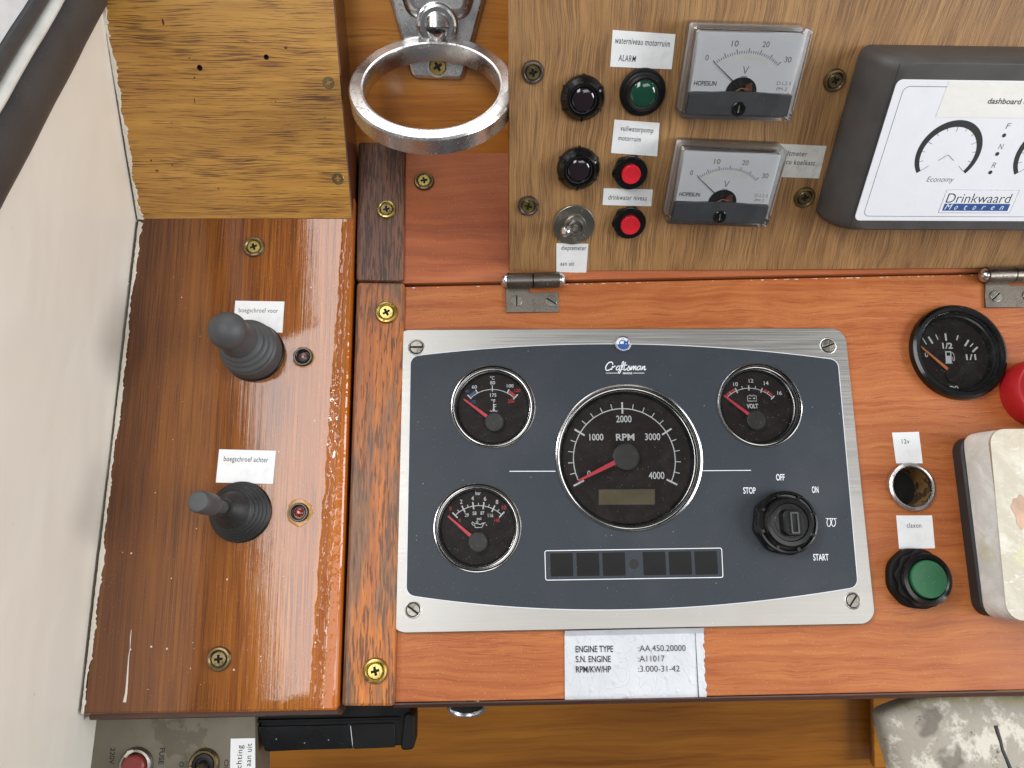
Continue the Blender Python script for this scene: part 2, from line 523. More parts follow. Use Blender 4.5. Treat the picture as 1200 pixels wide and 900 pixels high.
def m_pitted(name, rgb, pit=(70, 66, 60), rough=.25, amt=1.0, scale=700, lim=.60, metal=1.0):
    """old plating with pits and dull patches"""
    N = NT(name)
    p = N.noise(N.map((scale,)*3), 1, 4, .7)
    g = N.noise(N.map((45, 45, 45)), 1, 4, .6)
    f = N.math('MULTIPLY', N.mr(N.math('ADD', p, N.math('MULTIPLY', N.math('SUBTRACT', g, .5), .5)), lim, lim+.06), amt, True)
    c = N.mix(f, lin(rgb), lin(pit))
    c = N.mix(N.math('MULTIPLY', N.mr(g, .4, .7), .3), c, tuple(x*.72 for x in lin(rgb)[:3]))
    r = N.math('ADD', N.mr(g, .3, .7, rough*.7, rough*1.3), N.math('MULTIPLY', f, .4), True)
    return N.fin(c, r, N.mr(f, 0, 1, metal, metal*.5), N.bump(N.math('MULTIPLY', f, -1), .00008))

def m_glass(name, tint=(1, 1, 1), rough=.015, ior=1.45, haze=0.0, smear=0.0):
    N = NT(name); t = N.t
    for nd in (N.b,): t.nodes.remove(nd)
    tr = N.n('ShaderNodeBsdfTransparent'); tr.inputs[0].default_value = tuple(tint) + (1,)
    gl = N.n('ShaderNodeBsdfGlossy'); gl.inputs['Roughness'].default_value = rough
    gl.inputs[0].default_value = (1, 1, 1, 1)
    fr = N.n('ShaderNodeFresnel'); fr.inputs[0].default_value = ior
    mx = N.n('ShaderNodeMixShader'); N.l(fr.outputs[0], mx.inputs[0]); N.l(tr.outputs[0], mx.inputs[1]); N.l(gl.outputs[0], mx.inputs[2])
    last = mx.outputs[0]
    if haze or smear:
        df = N.n('ShaderNodeBsdfDiffuse'); df.inputs[0].default_value = (.8, .79, .77, 1)
        sp = N.vor(N.map((1, 1, 1)), 620)
        d = N.math('MULTIPLY', N.math('LESS_THAN', sp.outputs['Distance'], .10), N.math('GREATER_THAN', N.sep(sp.outputs['Color'])[0], .72))
        sm = N.math('MULTIPLY', N.mr(N.noise(N.map((70, 70, 70)), 1, 5, .65, .8), .45, .8), smear)
        f = N.math('ADD', N.math('ADD', N.math('MULTIPLY', d, .28), haze), sm, True)
        m2 = N.n('ShaderNodeMixShader'); N.l(f, m2.inputs[0]); N.l(last, m2.inputs[1]); N.l(df.outputs[0], m2.inputs[2]); last = m2.outputs[0]
    N.l(last, N.out.inputs[0])
    return N.m

M = {}
JX0 = L.P(130, 500)[0]/1000; JX1 = L.P(390, 500)[0]/1000
JY0 = L.P(250, 832)[1]/1000
JXR = (L.P(406.5, 500)[0] - .034*L.P(406.5, 500)[1])/1000
def build_mats():
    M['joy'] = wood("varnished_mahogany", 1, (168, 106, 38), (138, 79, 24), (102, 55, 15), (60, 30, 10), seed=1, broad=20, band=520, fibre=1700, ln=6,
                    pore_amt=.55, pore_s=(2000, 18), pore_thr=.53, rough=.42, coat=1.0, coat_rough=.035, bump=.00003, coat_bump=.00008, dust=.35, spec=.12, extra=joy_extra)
    M['block'] = wood("golden_varnished_ply", 0, (202, 150, 68), (176, 126, 50), (140, 92, 34), (84, 42, 16), seed=2, broad=26, band=300, fibre=1000, ln=14,
                      pore_amt=.85, pore_s=(1900, 44), pore_thr=.54, rough=.45, coat=.35, coat_rough=.28, bump=.00006, wob=.006, coat_bump=.00008)
    M['block_end'] = wood("varnished_ply_edge", 1, (120, 70, 26), (92, 46, 16), (60, 28, 10), (40, 18, 8), seed=9, rough=.4, coat=.6, coat_rough=.15, ln=10)
    M['honey'] = wood("honey_varnished_ply", 0, (202, 136, 40), (178, 108, 26), (142, 76, 16), (110, 54, 14), seed=3, broad=22, band=200, fibre=900, ln=9,
                      pore_amt=.4, pore_s=(700, 30), pore_thr=.60, rough=.38, coat=.6, coat_rough=.16, bump=.00004, wob=.006, coat_bump=.0001)
    M['cherry'] = wood("cherry_laminate", 0, (182, 112, 60), (160, 87, 42), (122, 60, 27), (132, 58, 30), seed=4, broad=16, band=320, fibre=1100, ln=9,
                       pore_amt=.55, pore_s=(1500, 60), pore_thr=.57, rough=.46, coat=0, bump=.000015, ring=46, ring_amt=.055, ringf=9, spec=.35, wob=.02, dust=.45)
    M['cherry_top'] = wood("cherry_laminate_faded", 0, (182, 110, 70), (160, 87, 50), (132, 66, 36), (128, 60, 38), seed=5, broad=18, band=130, fibre=900, ln=6,
                           pore_amt=.35, pore_s=(420, 26), pore_thr=.65, rough=.5, coat=0, spec=.3, bump=.000015, ring_amt=.08, ring=30, ringf=5, wob=.02, dust=.4)
    M['oak'] = wood("oak_laminate", 1, (174, 134, 86), (152, 112, 68), (124, 88, 52), (78, 50, 30), seed=6, broad=40, band=640, fibre=1700, ln=15,
                    pore_amt=.58, pore_s=(2300, 30), pore_thr=.505, rough=.5, coat=.08, coat_rough=.3, bump=.00007, wob=.016, skew=-.02, dust=.25)
    M['teak_dark'] = wood("weathered_dark_teak", 1, (136, 90, 64), (102, 68, 50), (68, 46, 36), (44, 30, 26), seed=7, broad=60, band=420, fibre=1300, ln=22,
                          pore_amt=.8, pore_s=(1000, 70), pore_thr=.52, rough=.55, coat=.1, coat_rough=.3, bump=.00014, wob=.004)
    def teak_x(N, col, r, nm, cb, coat):
        g = N.noise(N.map((55, 9, 20), loc=(4, 2, 1)), 1, 5, .65)
        x = N.sep(N.co)[0]
        k = N.math('ADD', N.mr(g, .45, .56), N.mr(x, C.P(424, 600)[0]/1000, C.P(404, 600)[0]/1000), True)
        fib = N.noise(N.map((900, 55, 300)), 1, 4, .7)
        col = N.mix(N.math('MULTIPLY', k, .8), col, N.ramp(fib, [(.35, lin((62, 44, 34))), (.65, lin((120, 96, 74)))]))
        return col, r, nm, cb, coat
    M['teak'] = wood("weathered_orange_teak", 1, (204, 124, 48), (168, 94, 34), (104, 58, 25), (66, 38, 24), seed=8, broad=60, band=380, fibre=1200, ln=20,
                     pore_amt=.8, pore_s=(900, 75), pore_thr=.54, rough=.5, coat=.12, coat_rough=.25, bump=.00014, wob=.006, extra=teak_x)
    M['trim'] = wood("dark_edge_veneer", 0, (96, 62, 46), (72, 44, 34), (48, 30, 24), (34, 22, 18), seed=10, broad=60, band=900, fibre=2400, ln=20, rough=.55, coat=.1, pore_amt=.4)
    M['under'] = wood("cabinet_panel_veneer", 0, (192, 126, 36), (164, 100, 26), (126, 72, 15), (104, 50, 12), seed=11, broad=16, band=120, fibre=700, ln=7,
                      pore_amt=.3, pore_s=(300, 16), pore_thr=.62, rough=.4, coat=.5, coat_rough=.2, bump=.00003, wob=.01)
    M['gap_shade'] = plain("gap_shade_black", (16, 12, 10), .9)
    M['wall'] = m_wallpaint()
    M['caulk'] = plain("cream_torn_paint", (214, 206, 192), .55, var=.1, bumpd=.0003)
    M['plate'] = m_brushed("brushed_aluminium", (178, 175, 170))
    def inlay():
        N = NT("slate_blue_foil"); n = N.noise(N.map((1600,)*3), 1, 3, .7); g = N.noise(N.map((14, 14, 14)), 1, 4)
        c = N.mix(N.mr(n, .3, .7), lin((47, 52, 58)), lin((57, 62, 68)))
        c = N.mix(N.math('MULTIPLY', N.mr(g, .5, .7), .2), c, lin((84, 86, 90)))
        c = N.dust(c, .55, 300, .07, .84, (.6, .6, .58)); c = N.dust(c, .3, 1100, .16, .92, (.5, .5, .5))
        return N.fin(c, N.mr(g, .3, .7, .40, .5), 0, N.bump(n, .00003), 0, None, .22)
    M['inlay'] = inlay()
    M['print'] = plain("white_print", (226, 228, 230), .5)
    M['print_dim'] = plain("grey_print", (150, 152, 154), .5)
    M['gap_line'] = plain("white_edge_line", (205, 208, 212), .4)
    M['ink'] = plain("black_ink", (28, 28, 30), .6)
    M['ink_grey'] = plain("grey_ink", (92, 92, 96), .6)
    M['chrome'] = m_pitted("chrome", (216, 215, 214), rough=.2, amt=.3, scale=900, lim=.72)
    M['chrome_old'] = m_pitted("pitted_chrome", (214, 212, 211), (104, 98, 94), .27, .8, 1100, .61)
    M['bezel'] = m_pitted("dark_chrome", (172, 170, 168), rough=.2, amt=.2, scale=900, lim=.72)
    M['black_gloss'] = plain("black_gloss_plastic", (10, 10, 11), .24, coat=.2, dust=.12, spec=.4)
    M['black'] = plain("black_satin_plastic", (13, 13, 14), .4, dust=.15, spec=.3)
    M['black_dusty'] = plain("dusty_black_plastic", (14, 13, 13), .6, bumpd=.00004, spec=.3)
    M['rubber'] = plain("grey_rubber", (74, 75, 76), .5, dust=.2, spec=.4)
    M['rubber_dk'] = plain("black_rubber", (34, 35, 36), .52, dust=.3)
    M['dial'] = plain("dial_black", (31, 21, 17), .6, dust=.12, spec=.25)
    M['hub'] = plain("hub_grey", (52, 49, 47), .55)
    M['red'] = plain("needle_red", (226, 62, 78), .4)
    M['redprint'] = plain("red_print", (206, 40, 40), .5)
    M['blueprint'] = plain("blue_print", (52, 88, 140), .5)
    M['orange'] = plain("needle_orange", (226, 132, 72), .4)
    M['lcd'] = plain("lcd_olive", (98, 88, 58), .3)
    M['redbtn'] = plain("red_button_plastic", (204, 32, 44), .28, coat=.4)
    M['greenbtn'] = plain("green_button_plastic", (36, 94, 58), .5, dust=.3, spec=.35)
    M['amber'] = plain("amber_glue", (188, 130, 52), .35, coat=.6, bumpd=.0004)
    M['lens_purple'] = plain("dark_purple_lens", (26, 14, 20), .12, coat=1)
    M['lens_green'] = plain("dark_green_lens", (6, 62, 44), .12, coat=1)
    M['lens_red'] = plain("dark_red_lens", (120, 20, 28), .15, coat=1)
    M['lens_dim'] = plain("cloudy_dark_lens", (92, 66, 62), .3, coat=.6)
    M['steel'] = m_pitted("dull_steel", (150, 145, 136), (92, 84, 72), .38, .6, 500, .6)
    M['steel_dk'] = m_pitted("tarnished_steel", (124, 116, 108), (70, 58, 50), .36, .9, 900, .58)
    M['hinge'] = m_pitted("tarnished_hinge_plate", (128, 120, 110), (84, 70, 62), .42, .8, 1100, .58, .75)
    M['brass'] = m_pitted("yellow_brass", (186, 164, 98), (120, 98, 44), .3, .5, 400, .62)
    M['brass_old'] = m_pitted("tarnished_brass", (132, 116, 84), (72, 60, 42), .42, .7, 400, .58)
    M['recess'] = plain("dark_recess", (12, 11, 10), .8)
    def paper(name, c, grime=.25):
        N = NT(name); g = N.noise(N.map((120, 120, 120)), 1, 5, .65)
        col = N.mix(N.math('MULTIPLY', N.mr(g, .52, .8), grime), lin(c), lin((150, 140, 124)))
        col = N.dust(col, .4, 500, .08, .88, (.2, .18, .16))
        h = N.noise(N.map((60, 90, 60)), 1, 3)
        return N.fin(col, .42, 0, N.bump(h, .0004), .2, .25)
    M['paper'] = paper("label_tape", (232, 233, 233))
    M['paper_old'] = paper("grimy_label_tape", (205, 203, 196), .7)
    M['tape_cream'] = paper("cream_label_tape", (228, 226, 220), .1)
    def sticker():
        N = NT("wrinkled_silver_sticker"); g = N.noise(N.map((40, 40, 40)), 1, 4)
        c = N.mix(N.mr(g, .3, .7), lin((188, 190, 195)), lin((202, 204, 208)))
        v = N.vor(N.map((180, 150, 180)), 1, 'SMOOTH_F1')
        h = N.math('ADD', N.mr(v.outputs['Distance'], 0, .25, 1, 0), N.math('MULTIPLY', N.noise(N.map((300, 420, 300)), 1, 4, .7), .5))
        n2 = N.noise(N.map((90, 40, 50), rot=(0, 0, .6)), 1, 2, .5, 1.5)
        cr = N.mr(N.math('ABSOLUTE', N.math('SUBTRACT', n2, .5)), 0, .012, 1, 0)
        h = N.math('ADD', h, N.math('MULTIPLY', cr, .35))
        return N.fin(c, .42, .0, N.bump(h, .00035), .25, .25)
    M['sticker'] = sticker()
    M['glass'] = m_glass("gauge_glass", haze=.002, smear=.015)
    M['acrylic'] = m_glass("clear_acrylic", tint=(1, 1, 1), ior=1.3, haze=.0, smear=.02)
    M['acrylic_edge'] = m_glass("acrylic_side", tint=(.98, .97, .96), rough=.05, ior=1.45, haze=.04)
    M['dial_white'] = plain("meter_dial_white", (240, 242, 245), .5, var=.03)
    M['arc_white'] = plain("dial_mirror_arc", (246, 243, 226), .3)
    M['meter_black'] = plain("meter_black_plastic", (82, 85, 88), .35, coat=.3)
    M['copper'] = plain("copper_coil", (120, 74, 56), .45, .4)
    M['casing'] = plain("dark_grey_abs", (68, 65, 63), .5, bumpd=.00003, spec=.4)
    M['foil'] = plain("white_membrane", (226, 227, 232), .3, var=.02, coat=.2, bumpd=.00006)
    M['logo_blue'] = plain("logo_blue", (44, 78, 140), .4)
    M['gasket'] = plain("black_rubber_gasket", (44, 42, 42), .6)
    M['red_cap'] = plain("red_plastic_cap", (178, 28, 34), .42)
    M['grey_cap'] = plain("grey_cap_face", (150, 156, 164), .4, var=.2)
    def weathered(name, a, b, stain, sc_=40, green=True, ang=0.6):
        N = NT(name)
        n1 = N.noise(N.map((sc_,)*3), 1, 6, .7, .6); n2 = N.noise(N.map((sc_*6, sc_*14, sc_*6), rot=(0, 0, ang)), 1, 4, .7)
        n3 = N.noise(N.map((14, 14, 14), loc=(5, 3, 1)), 1, 3)
        c = N.mix(N.mr(n1, .40, .55), lin(a), lin(b))
        c = N.mix(N.math('MULTIPLY', N.mr(n2, .60, .66), .45), c, (.82, .81, .78))
        c = N.mix(N.math('MULTIPLY', N.mr(n3, .60, .72), .5), c, lin(stain))
        if green: c = N.mix(N.math('MULTIPLY', N.mr(N.noise(N.map((30, 30, 30), loc=(9, 9, 9)), 1, 4), .62, .68), .6), c, lin((202, 200, 150)))
        c = N.dust(c, .6, 600, .1, .80, (.12, .1, .08))
        h = N.math('ADD', N.math('MULTIPLY', n1, 1.0), N.math('MULTIPLY', n2, .35))
        return N.fin(c, N.mr(n1, .3, .7, .4, .65), 0, N.bump(h, .0006))
    M['box_side'] = weathered("cracked_white_paint", (238, 238, 234), (220, 219, 213), (190, 184, 166), 60)
    M['box_front'] = weathered("stained_cream_paint", (204, 199, 184), (184, 176, 158), (178, 160, 136), 30)
    def hornmat():
        N = NT("flaking_grey_paint")
        n1 = N.noise(N.map((30,)*3), 1, 8, .74, .15); n2 = N.noise(N.map((90,)*3), 1, 7, .75, .1); n3 = N.noise(N.map((16, 16, 16), loc=(2, 8, 3)), 1, 4, .5)
        c = N.mix(N.mr(n1, .44, .50), lin((206, 200, 186)), lin((160, 152, 138)))
        c = N.mix(N.math('MULTIPLY', N.mr(n3, .55, .58), .85), c, lin((104, 94, 82)))
        c = N.mix(N.math('MULTIPLY', N.mr(n2, .62, .66), .8), c, lin((66, 60, 56)))
        yy = N.sep(N.co)[1]
        yl = N.mr(N.math('ADD', yy, N.math('MULTIPLY', N.math('SUBTRACT', n1, .5), .03)), .026, .031)
        c = N.mix(N.math('MULTIPLY', yl, .75), c, lin((158, 146, 98)))
        c = N.dust(c, .7, 700, .12, .70, (.10, .08, .06))
        return N.fin(c, .6, 0, N.bump(N.math('ADD', n1, N.math('MULTIPLY', n2, .5)), .0009))
    M['horn'] = hornmat()
    M['greyplate'] = m_pitted("stained_grey_metal", (112, 106, 92), (92, 88, 70), .5, .6, 60, .56, .35)
    M['rust'] = m_pitted("rusty_tube", (142, 106, 60), (40, 28, 18), .6, 1, 160, .50, .3)
    M['win_rubber'] = plain("window_rubber", (66, 64, 64), .45, bumpd=.00006, dust=.2)
    M['win_trim'] = plain("white_window_trim", (222, 220, 212), .4)
    M['win_frame_pane'] = plain("white_frame_and_pane", (236, 238, 240), .35)
    M['radio_body'] = plain('radio_black', (8, 8, 9), .5, spec=.2)
    M['device'] = plain("black_piano_plastic", (6, 6, 7), .12, coat=.5, dust=.15)
build_mats()
# ================================================================ screws used everywhere
_sm = {}
def cup_screw(parent, x, y, z, R, mat_w, mat_s, rot=0.3, cup=True, label=None, slot=False, name='screw'):
    """screw head (part) with its cup washer (sub-part); meshes shared"""
    key = (round(R, 1), mat_w.name, mat_s.name, cup, slot)
    if key not in _sm:
        hr = R*.62 if cup else R
        a = MB(); zt = R*.22 if cup else R*.16
        hole = cross(0, 0, hr*.55, hr*.17) if not slot else rect(0, 0, hr*2.1, hr*.26)
        if slot:
            # two half moons leave the slot open
            for sgn in (1, -1):
                pts = [(hr*math.cos(t_), sgn*max(hr*.13, abs(hr*math.sin(t_)))) for t_ in [PI*k/16 for k in range(17)]]
                a.loft(ccw(pts), [(0, 0), (0, zt*.8), (hr*.06, zt)])
            a.mat(1).poly(circ(0, 0, hr*.96, 24), zt*.35); a.mat(0)
        else:
            a.plate(circ(0, 0, hr, 32), [hole], 0, zt, bev=hr*.12)
            a.mat(1).poly(circ(0, 0, hr*.7, 24), zt*.25); a.mat(0)
        ms = make_mesh('screw', a, [mat_s, M['recess']], (0, 0, 0))
        mw = None
        if cup:
            b = MB().lathe([(R, 0), (R*.99, R*.12), (R*.90, R*.27), (R*.76, R*.30), (R*.66, R*.20), (R*.6, R*.02)], 36)
            mw = make_mesh('washer', b, mat_w, (0, 0, 0))
        _sm[key] = (ms, mw)
    ms, mw = _sm[key]
    o = bpy.data.objects.new(name, ms); COL.objects.link(o); o.parent = parent
    po = OFF.get(parent.name, (0, 0, 0))
    o.location = ((x-po[0])/1000, (y-po[1])/1000, (z-po[2])/1000); o.rotation_euler = (0, 0, rot)
    OFF[o.name] = (x, y, z)
    if label: o['label'] = label
    if mw:
        w_ = bpy.data.objects.new('washer', mw); COL.objects.link(w_); w_.parent = o
    return o
def pxs(fr, pts, h=0): return ccw([fr.P(a, b, h) for a, b in pts])

# ================================================================ setting
# ---- wall (hull side)
def wl(px, py): return WALL.P(px, py)
wf = WALL
def wall_mat_frame():
    m = Matrix((wf.u, wf.v, wf.u.cross(wf.v))).transposed().to_4x4(); m.translation = wf.o/1000; return m
zs = 1 if wf.u.cross(wf.v).dot(wf.n) > 0 else -1
def wall_obj(name, label, mb, mats, kind=None, cat=None, parent=None):
    o = bpy.data.objects.new(name, make_mesh(name, mb, mats, (0, 0, 0))); COL.objects.link(o)
    if parent: o.parent = parent
    else: o.matrix_world = wall_mat_frame()
    if label: o['label'] = label
    if cat: o['category'] = cat
    if kind: o['kind'] = kind
    return o
ln_ = (w1-w2).length
seal0 = [wl(128, -6), wl(-60, 362)]           # lower edge of the window seal on the wall
e0, e1 = Vector(wl(122, 8)), Vector(wl(0, 243))
sd = (e0-e1).normalized()
sn = Vector((-sd.y, sd.x))
if sn.x < 0: sn = -sn                     # away from the board, towards the viewer
far = e0 + sd*160; near = e1 - sd*14
# the wall face as a fine grid so that it can be gently uneven
mb = MB(); nu, nv = 26, 60; rows = []
y_lo, y_hi = -120, ln_+190
for j in range(nv+1):
    yy = y_lo + (y_hi-y_lo)*j/nv; row = []
    # where the seal line crosses this height
    t_ = (yy-e1.y)/sd.y if abs(sd.y) > 1e-6 else 0
    xs_ = min(max((e1 + sd*t_).x + 6, 5), max(wl(-30, 560)[0], wl(-22, 262)[0]))
    for i in range(nu+1):
        xx = -60 + (xs_+60)*i/nu
        bulge = .8*math.sin(xx*.05+yy*.011)+.5*math.sin(yy*.043+1.3)
        row.append((xx, yy, zs*bulge*.5))
    rows.append(mb.ring(row))
for a, b in zip(rows, rows[1:]): mb.bridge(a, b, False)
wall = wall_obj('wall', None, mb, M['wall'], kind='structure')
wall['label'] = 'cream painted cabin side wall left of the wooden boards'

# ---- window seal, trim and frame on the wall
def along(p, off): return p + sn*off
def profile_bar(mb, off0, off1, hgt, z0=0.0, k=8, rounded=True):
    """bar following the seal line between two offsets, half-round top"""
    prof = []
    for i in range(k+1):
        t_ = i/k
        hh = hgt*(math.sin(PI*t_)**.45 if rounded else 1)
        prof.append((off0+(off1-off0)*t_, z0+hh))
    prof = [(off0, z0-2)] + prof + [(off1, z0-2)]
    rings_ = []
    for s_ in range(21):
        p = near + (far-near)*s_/20
        wob = .25*math.sin(s_*1.7)
        rings_.append(mb.ring([((p+sn*(o_+wob)).x, (p+sn*(o_+wob)).y, zs*h_) for o_, h_ in prof]))
    for a, b in zip(rings_, rings_[1:]): mb.bridge(a, b, False)
    return mb
winf = bpy.data.objects.new('cabin_window', None); COL.objects.link(winf); winf.matrix_world = wall_mat_frame()
tag(winf, 'cabin window edge with wide black rubber seal at the top left corner', 'window')
def wofs(px, py):
    p = Vector(wl(px, py)); return (p-e1).dot(sn)
o1 = wofs(0, 125); o2 = wofs(0, 118); o3 = wofs(0, 98); o4 = wofs(0, 62)
m_ = MB(); profile_bar(m_, 0, o1, 5.0); part('rubber_seal', m_, M['win_rubber'], winf, False)
m_ = MB(); profile_bar(m_, o1+.6, o3, 3.6); part('trim_strip', m_, M['win_trim'], winf, False)
m_ = MB(); profile_bar(m_, o3+.4, o4, 1.6, 0, 6); part('inner_seal', m_, M['win_rubber'], winf, False, 'flat inner seal next to the glass')
m_ = MB(); profile_bar(m_, o4+.3, o4+44, 1.2, -3, 6, False); part('frame_and_bright_pane', m_, M['win_frame_pane'], winf, False)  # white frame widened, its colour also stands in for the bright glass
m_ = MB(); profile_bar(m_, o4+44, o4+240, .4, -4, 2, False); part('pane', m_, m_glass("window_pane", (.95, .97, .98)), winf, False)

# ---- black sheet added so the gaps between the boards read as deep shade
m_ = MB(); m_.box(*C.P(60, 835, -16), -18, *(C.P(1500, 100, -16)), -15)
solid('gap_shade_sheet', 'added black sheet standing in for the darkness behind the dashboard panels', None, m_, M['gap_shade'], C, kind='structure')

# ---- back wall with honey ply (behind ring)
pts = [H.P(360, 200), H.P(1500, 200), H.P(1500, -160), H.P(360, -160)]
m_ = MB().loft(ccw(pts), [(0, -12), (0, 0)])
backw = solid('back_wall', 'honey varnished plywood behind the chrome ring', None, m_, M['honey'], H, kind='structure')

# ---- lower wall below the dashboard
m_ = MB().loft(pxs(U, [(-200, 1300), (1700, 1300), (1700, 640), (-200, 640)]), [(0, -12), (0, 0)])
solid('lower_wall', 'brown veneered cabinet wall in the shade below the dashboard', None, m_, M['under'], U, kind='structure')
g_ = U.off(14)
m_ = MB().loft(pxs(g_, [(1024, 900), (1500, 900), (1500, 780), (1022, 790)]), [(0, -6), (0, -1), (1, 0)])
solid('cabinet_board', 'pale brown board end under the dashboard behind the flaking grey cover', 'board', m_, M['honey'], g_)

# ---- varnished board with the joysticks
jb = thing('varnished_board', 'glossy red brown varnished board carrying two joysticks', 'board', L)
edge = [(415.5, 230), (403.5, 600), (395.5, 829), (394, 833), (97, 838), (96, 835), (163, 258), (166, 230)]
ol = pxs(L, edge)
m_ = MB().loft(rnd(ol, 1.6, 3), [(0, -13), (0, -1.3), (.45, -.4), (1.4, 0)])
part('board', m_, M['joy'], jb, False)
m_ = MB().loft(pxs(L, [(101, 834), (395, 828), (399, 839), (103, 845)], -6), [(0, -24), (0, -8), (.8, -6.5)])
part('edge_trim', m_, M['trim'], jb, True, 'dark rough wooden edge under the board')
for (a, b, r_, rt) in ((298, 290, 12.5, .35), (257, 772, 14.5, .1)):
    x_, y_ = L.P(a, b); k_ = L.sc(a, b)
    cup_screw(jb, x_, y_, 0, r_*k_, M['brass_old'], M['brass'] if b < 400 else M['brass_old'], rt)
# paint drip and small chips on the varnish
m_ = MB()
dp = [(154, 738), (153, 748), (152.5, 760), (151, 770), (150, 784), (149, 800), (148, 812), (146, 823)]
wd = [.5, .9, .4, 1.0, 1.3, 1.8, 2.2, 3.2]
m_.strip([L.P(*p) for p in dp], [w_*L.sc(150, 780)*1.2 for w_ in wd], .12)
part('paint_drip', m_, M['caulk'], jb, True, 'thin white paint run')
m_ = MB()
for _ in range(46):
    a = random.uniform(140, 380); b = random.uniform(280, 815); r_ = random.choice([.35, .5, .7, 1.1])*.5
    x_, y_ = L.P(a, b); m_.poly([(x_+r_*random.uniform(.6, 1.2)*math.cos(t_), y_+r_*random.uniform(.6, 1.3)*math.sin(t_)) for t_ in [k*PI/4 for k in range(8)]], .06)
part('paint_speck', m_, M['caulk'], jb, True, kind='stuff')

def jag(fr, p0, p1, w0, w1_, n, seed, h=.0, amp=1.0):
    """torn ribbon: clean on one side, ragged on the other"""
    rr = random.Random(seed); lft = []; rgt = []
    a = Vector(fr.P(*p0)); b = Vector(fr.P(*p1)); d = (b-a).normalized(); nn = Vector((-d.y, d.x))
    if nn.x < 0: nn = -nn
    low = .5; ph = [rr.uniform(0, 6) for _ in range(4)]
    for i in range(n+1):
        t_ = i/n; p = a.lerp(b, t_)+d*rr.uniform(-.25, .25)*(1 if 0 < i < n else 0)
        low = low*.9+rr.random()*.1
        wv = .55+.28*math.sin(t_*17+ph[0])+.22*math.sin(t_*41+ph[1])+.12*math.sin(t_*97+ph[2])
        wdt = (w0+(w1_-w0)*t_)*max(.12, wv+low-.4)+rr.random()**3*amp
        rgt.append(p+nn*wdt); lft.append(p-nn*(.15+.3*rr.random()))
    m = MB(); g0 = m.ring([(p.x, p.y, h-.2) for p in lft]); g1 = m.ring([(p.x, p.y, h+.55) for p in lft])
    mid_ = m.ring([((p.x+q_.x)/2, (p.y+q_.y)/2, h+.6) for p, q_ in zip(lft, rgt)])
    g2 = m.ring([(p.x, p.y, h+.1) for p in rgt])
    for u_, v_ in ((g1, g0), (mid_, g1), (g2, mid_)): m.bridge(v_, u_, False)
    return m
def flakes(fr, polys, m):
    for ps in polys:
        m.loft(pxs(fr, ps), [(0, 0), (0, .5), (.25, .75)])
    return m
solid('torn_sealant', 'ragged strip of torn cream paint along the left edge of the varnished board', 'sealant',
      flakes(L, [[(163, 259), (168, 262), (165.5, 266), (167, 270), (163.5, 276), (162.5, 286), (160, 291), (161, 270)]], jag(L, (163, 262), (96, 836), 1.6, 2.4, 230, 3, 0, .9)), M['caulk'], L)

# ---- golden block top-left
bb = thing('plywood_block', 'golden brown plywood block with horizontal grain and two empty screw holes', 'block', Y)
fo = [(413.5, 257), (162.5, 257.5), (120, 8), (111, -60), (389, -60), (392, 0)]
fo = pxs(Y, fo)
holes = [circ(*Y.P(a, b), r_, 10) for a, b, r_ in ((234, 79.5, 1.6), (312, 67, 1.5))]
m_ = MB(); m_.plate(fo, holes, -42, 0, bev=.7, wall_mi=1)
part('board', m_, [M['block'], M['block_end']], bb, False)
m_ = MB()
for a, b, r_ in ((234, 79.5, 1.9), (312, 67, 1.8)): m_.poly(circ(*Y.P(a, b), r_, 10), -3)
part('hole_bottom', m_, M['recess'], bb, kind='stuff')
for a, b in ((385, 97), (396, 209.5)):
    x_, y_ = Y.P(a, b); cup_screw(bb, x_, y_, -.3, 7.2*Y.sc(a, b), M['brass_old'], M['brass_old'], random.random(), cup=False)
m_ = MB()
for a, b, sx_, sy_ in ((191, 26, .9, 2.6), (228, 118, .5, 2.2), (177, 188, 1.2, 1.2), (184, 200, 1.4, 1.4), (202, 194, .7, .9), (335, 56, 1.6, .9), (256, 221, .8, .9), (228, 91, .7, 1), (222, 68, .6, .7), (290, 236, .4, .4), (323, 119, .6, .6), (381, 138, .6, .6), (271, 254, .5, .4), (201, 144, .5, .7)):
    x_, y_ = Y.P(a, b); m_.poly([(x_+sx_*.7*math.cos(k*PI/4)*random.uniform(.7, 1.2), y_+sy_*.7*math.sin(k*PI/4)*random.uniform(.7, 1.2)) for k in range(8)], .05)
part('dent', m_, M['block_end'], bb, kind='stuff')
solid('torn_sealant', 'ragged strip of torn cream paint along the left edge of the golden plywood block', 'sealant',
      flakes(Y, [[(119, 12), (123, 6), (126, 12), (125, 22), (128, 27), (124, 30), (125, 40), (122, 42), (120.5, 30)], [(158, 236), (162, 240), (165, 244), (163.5, 247), (168.5, 252), (165, 254), (168, 257), (161.5, 257)]], jag(Y, (121, 12), (162.5, 257), 1.3, 2.6, 120, 5, 0, 1.2)), M['caulk'], Y)

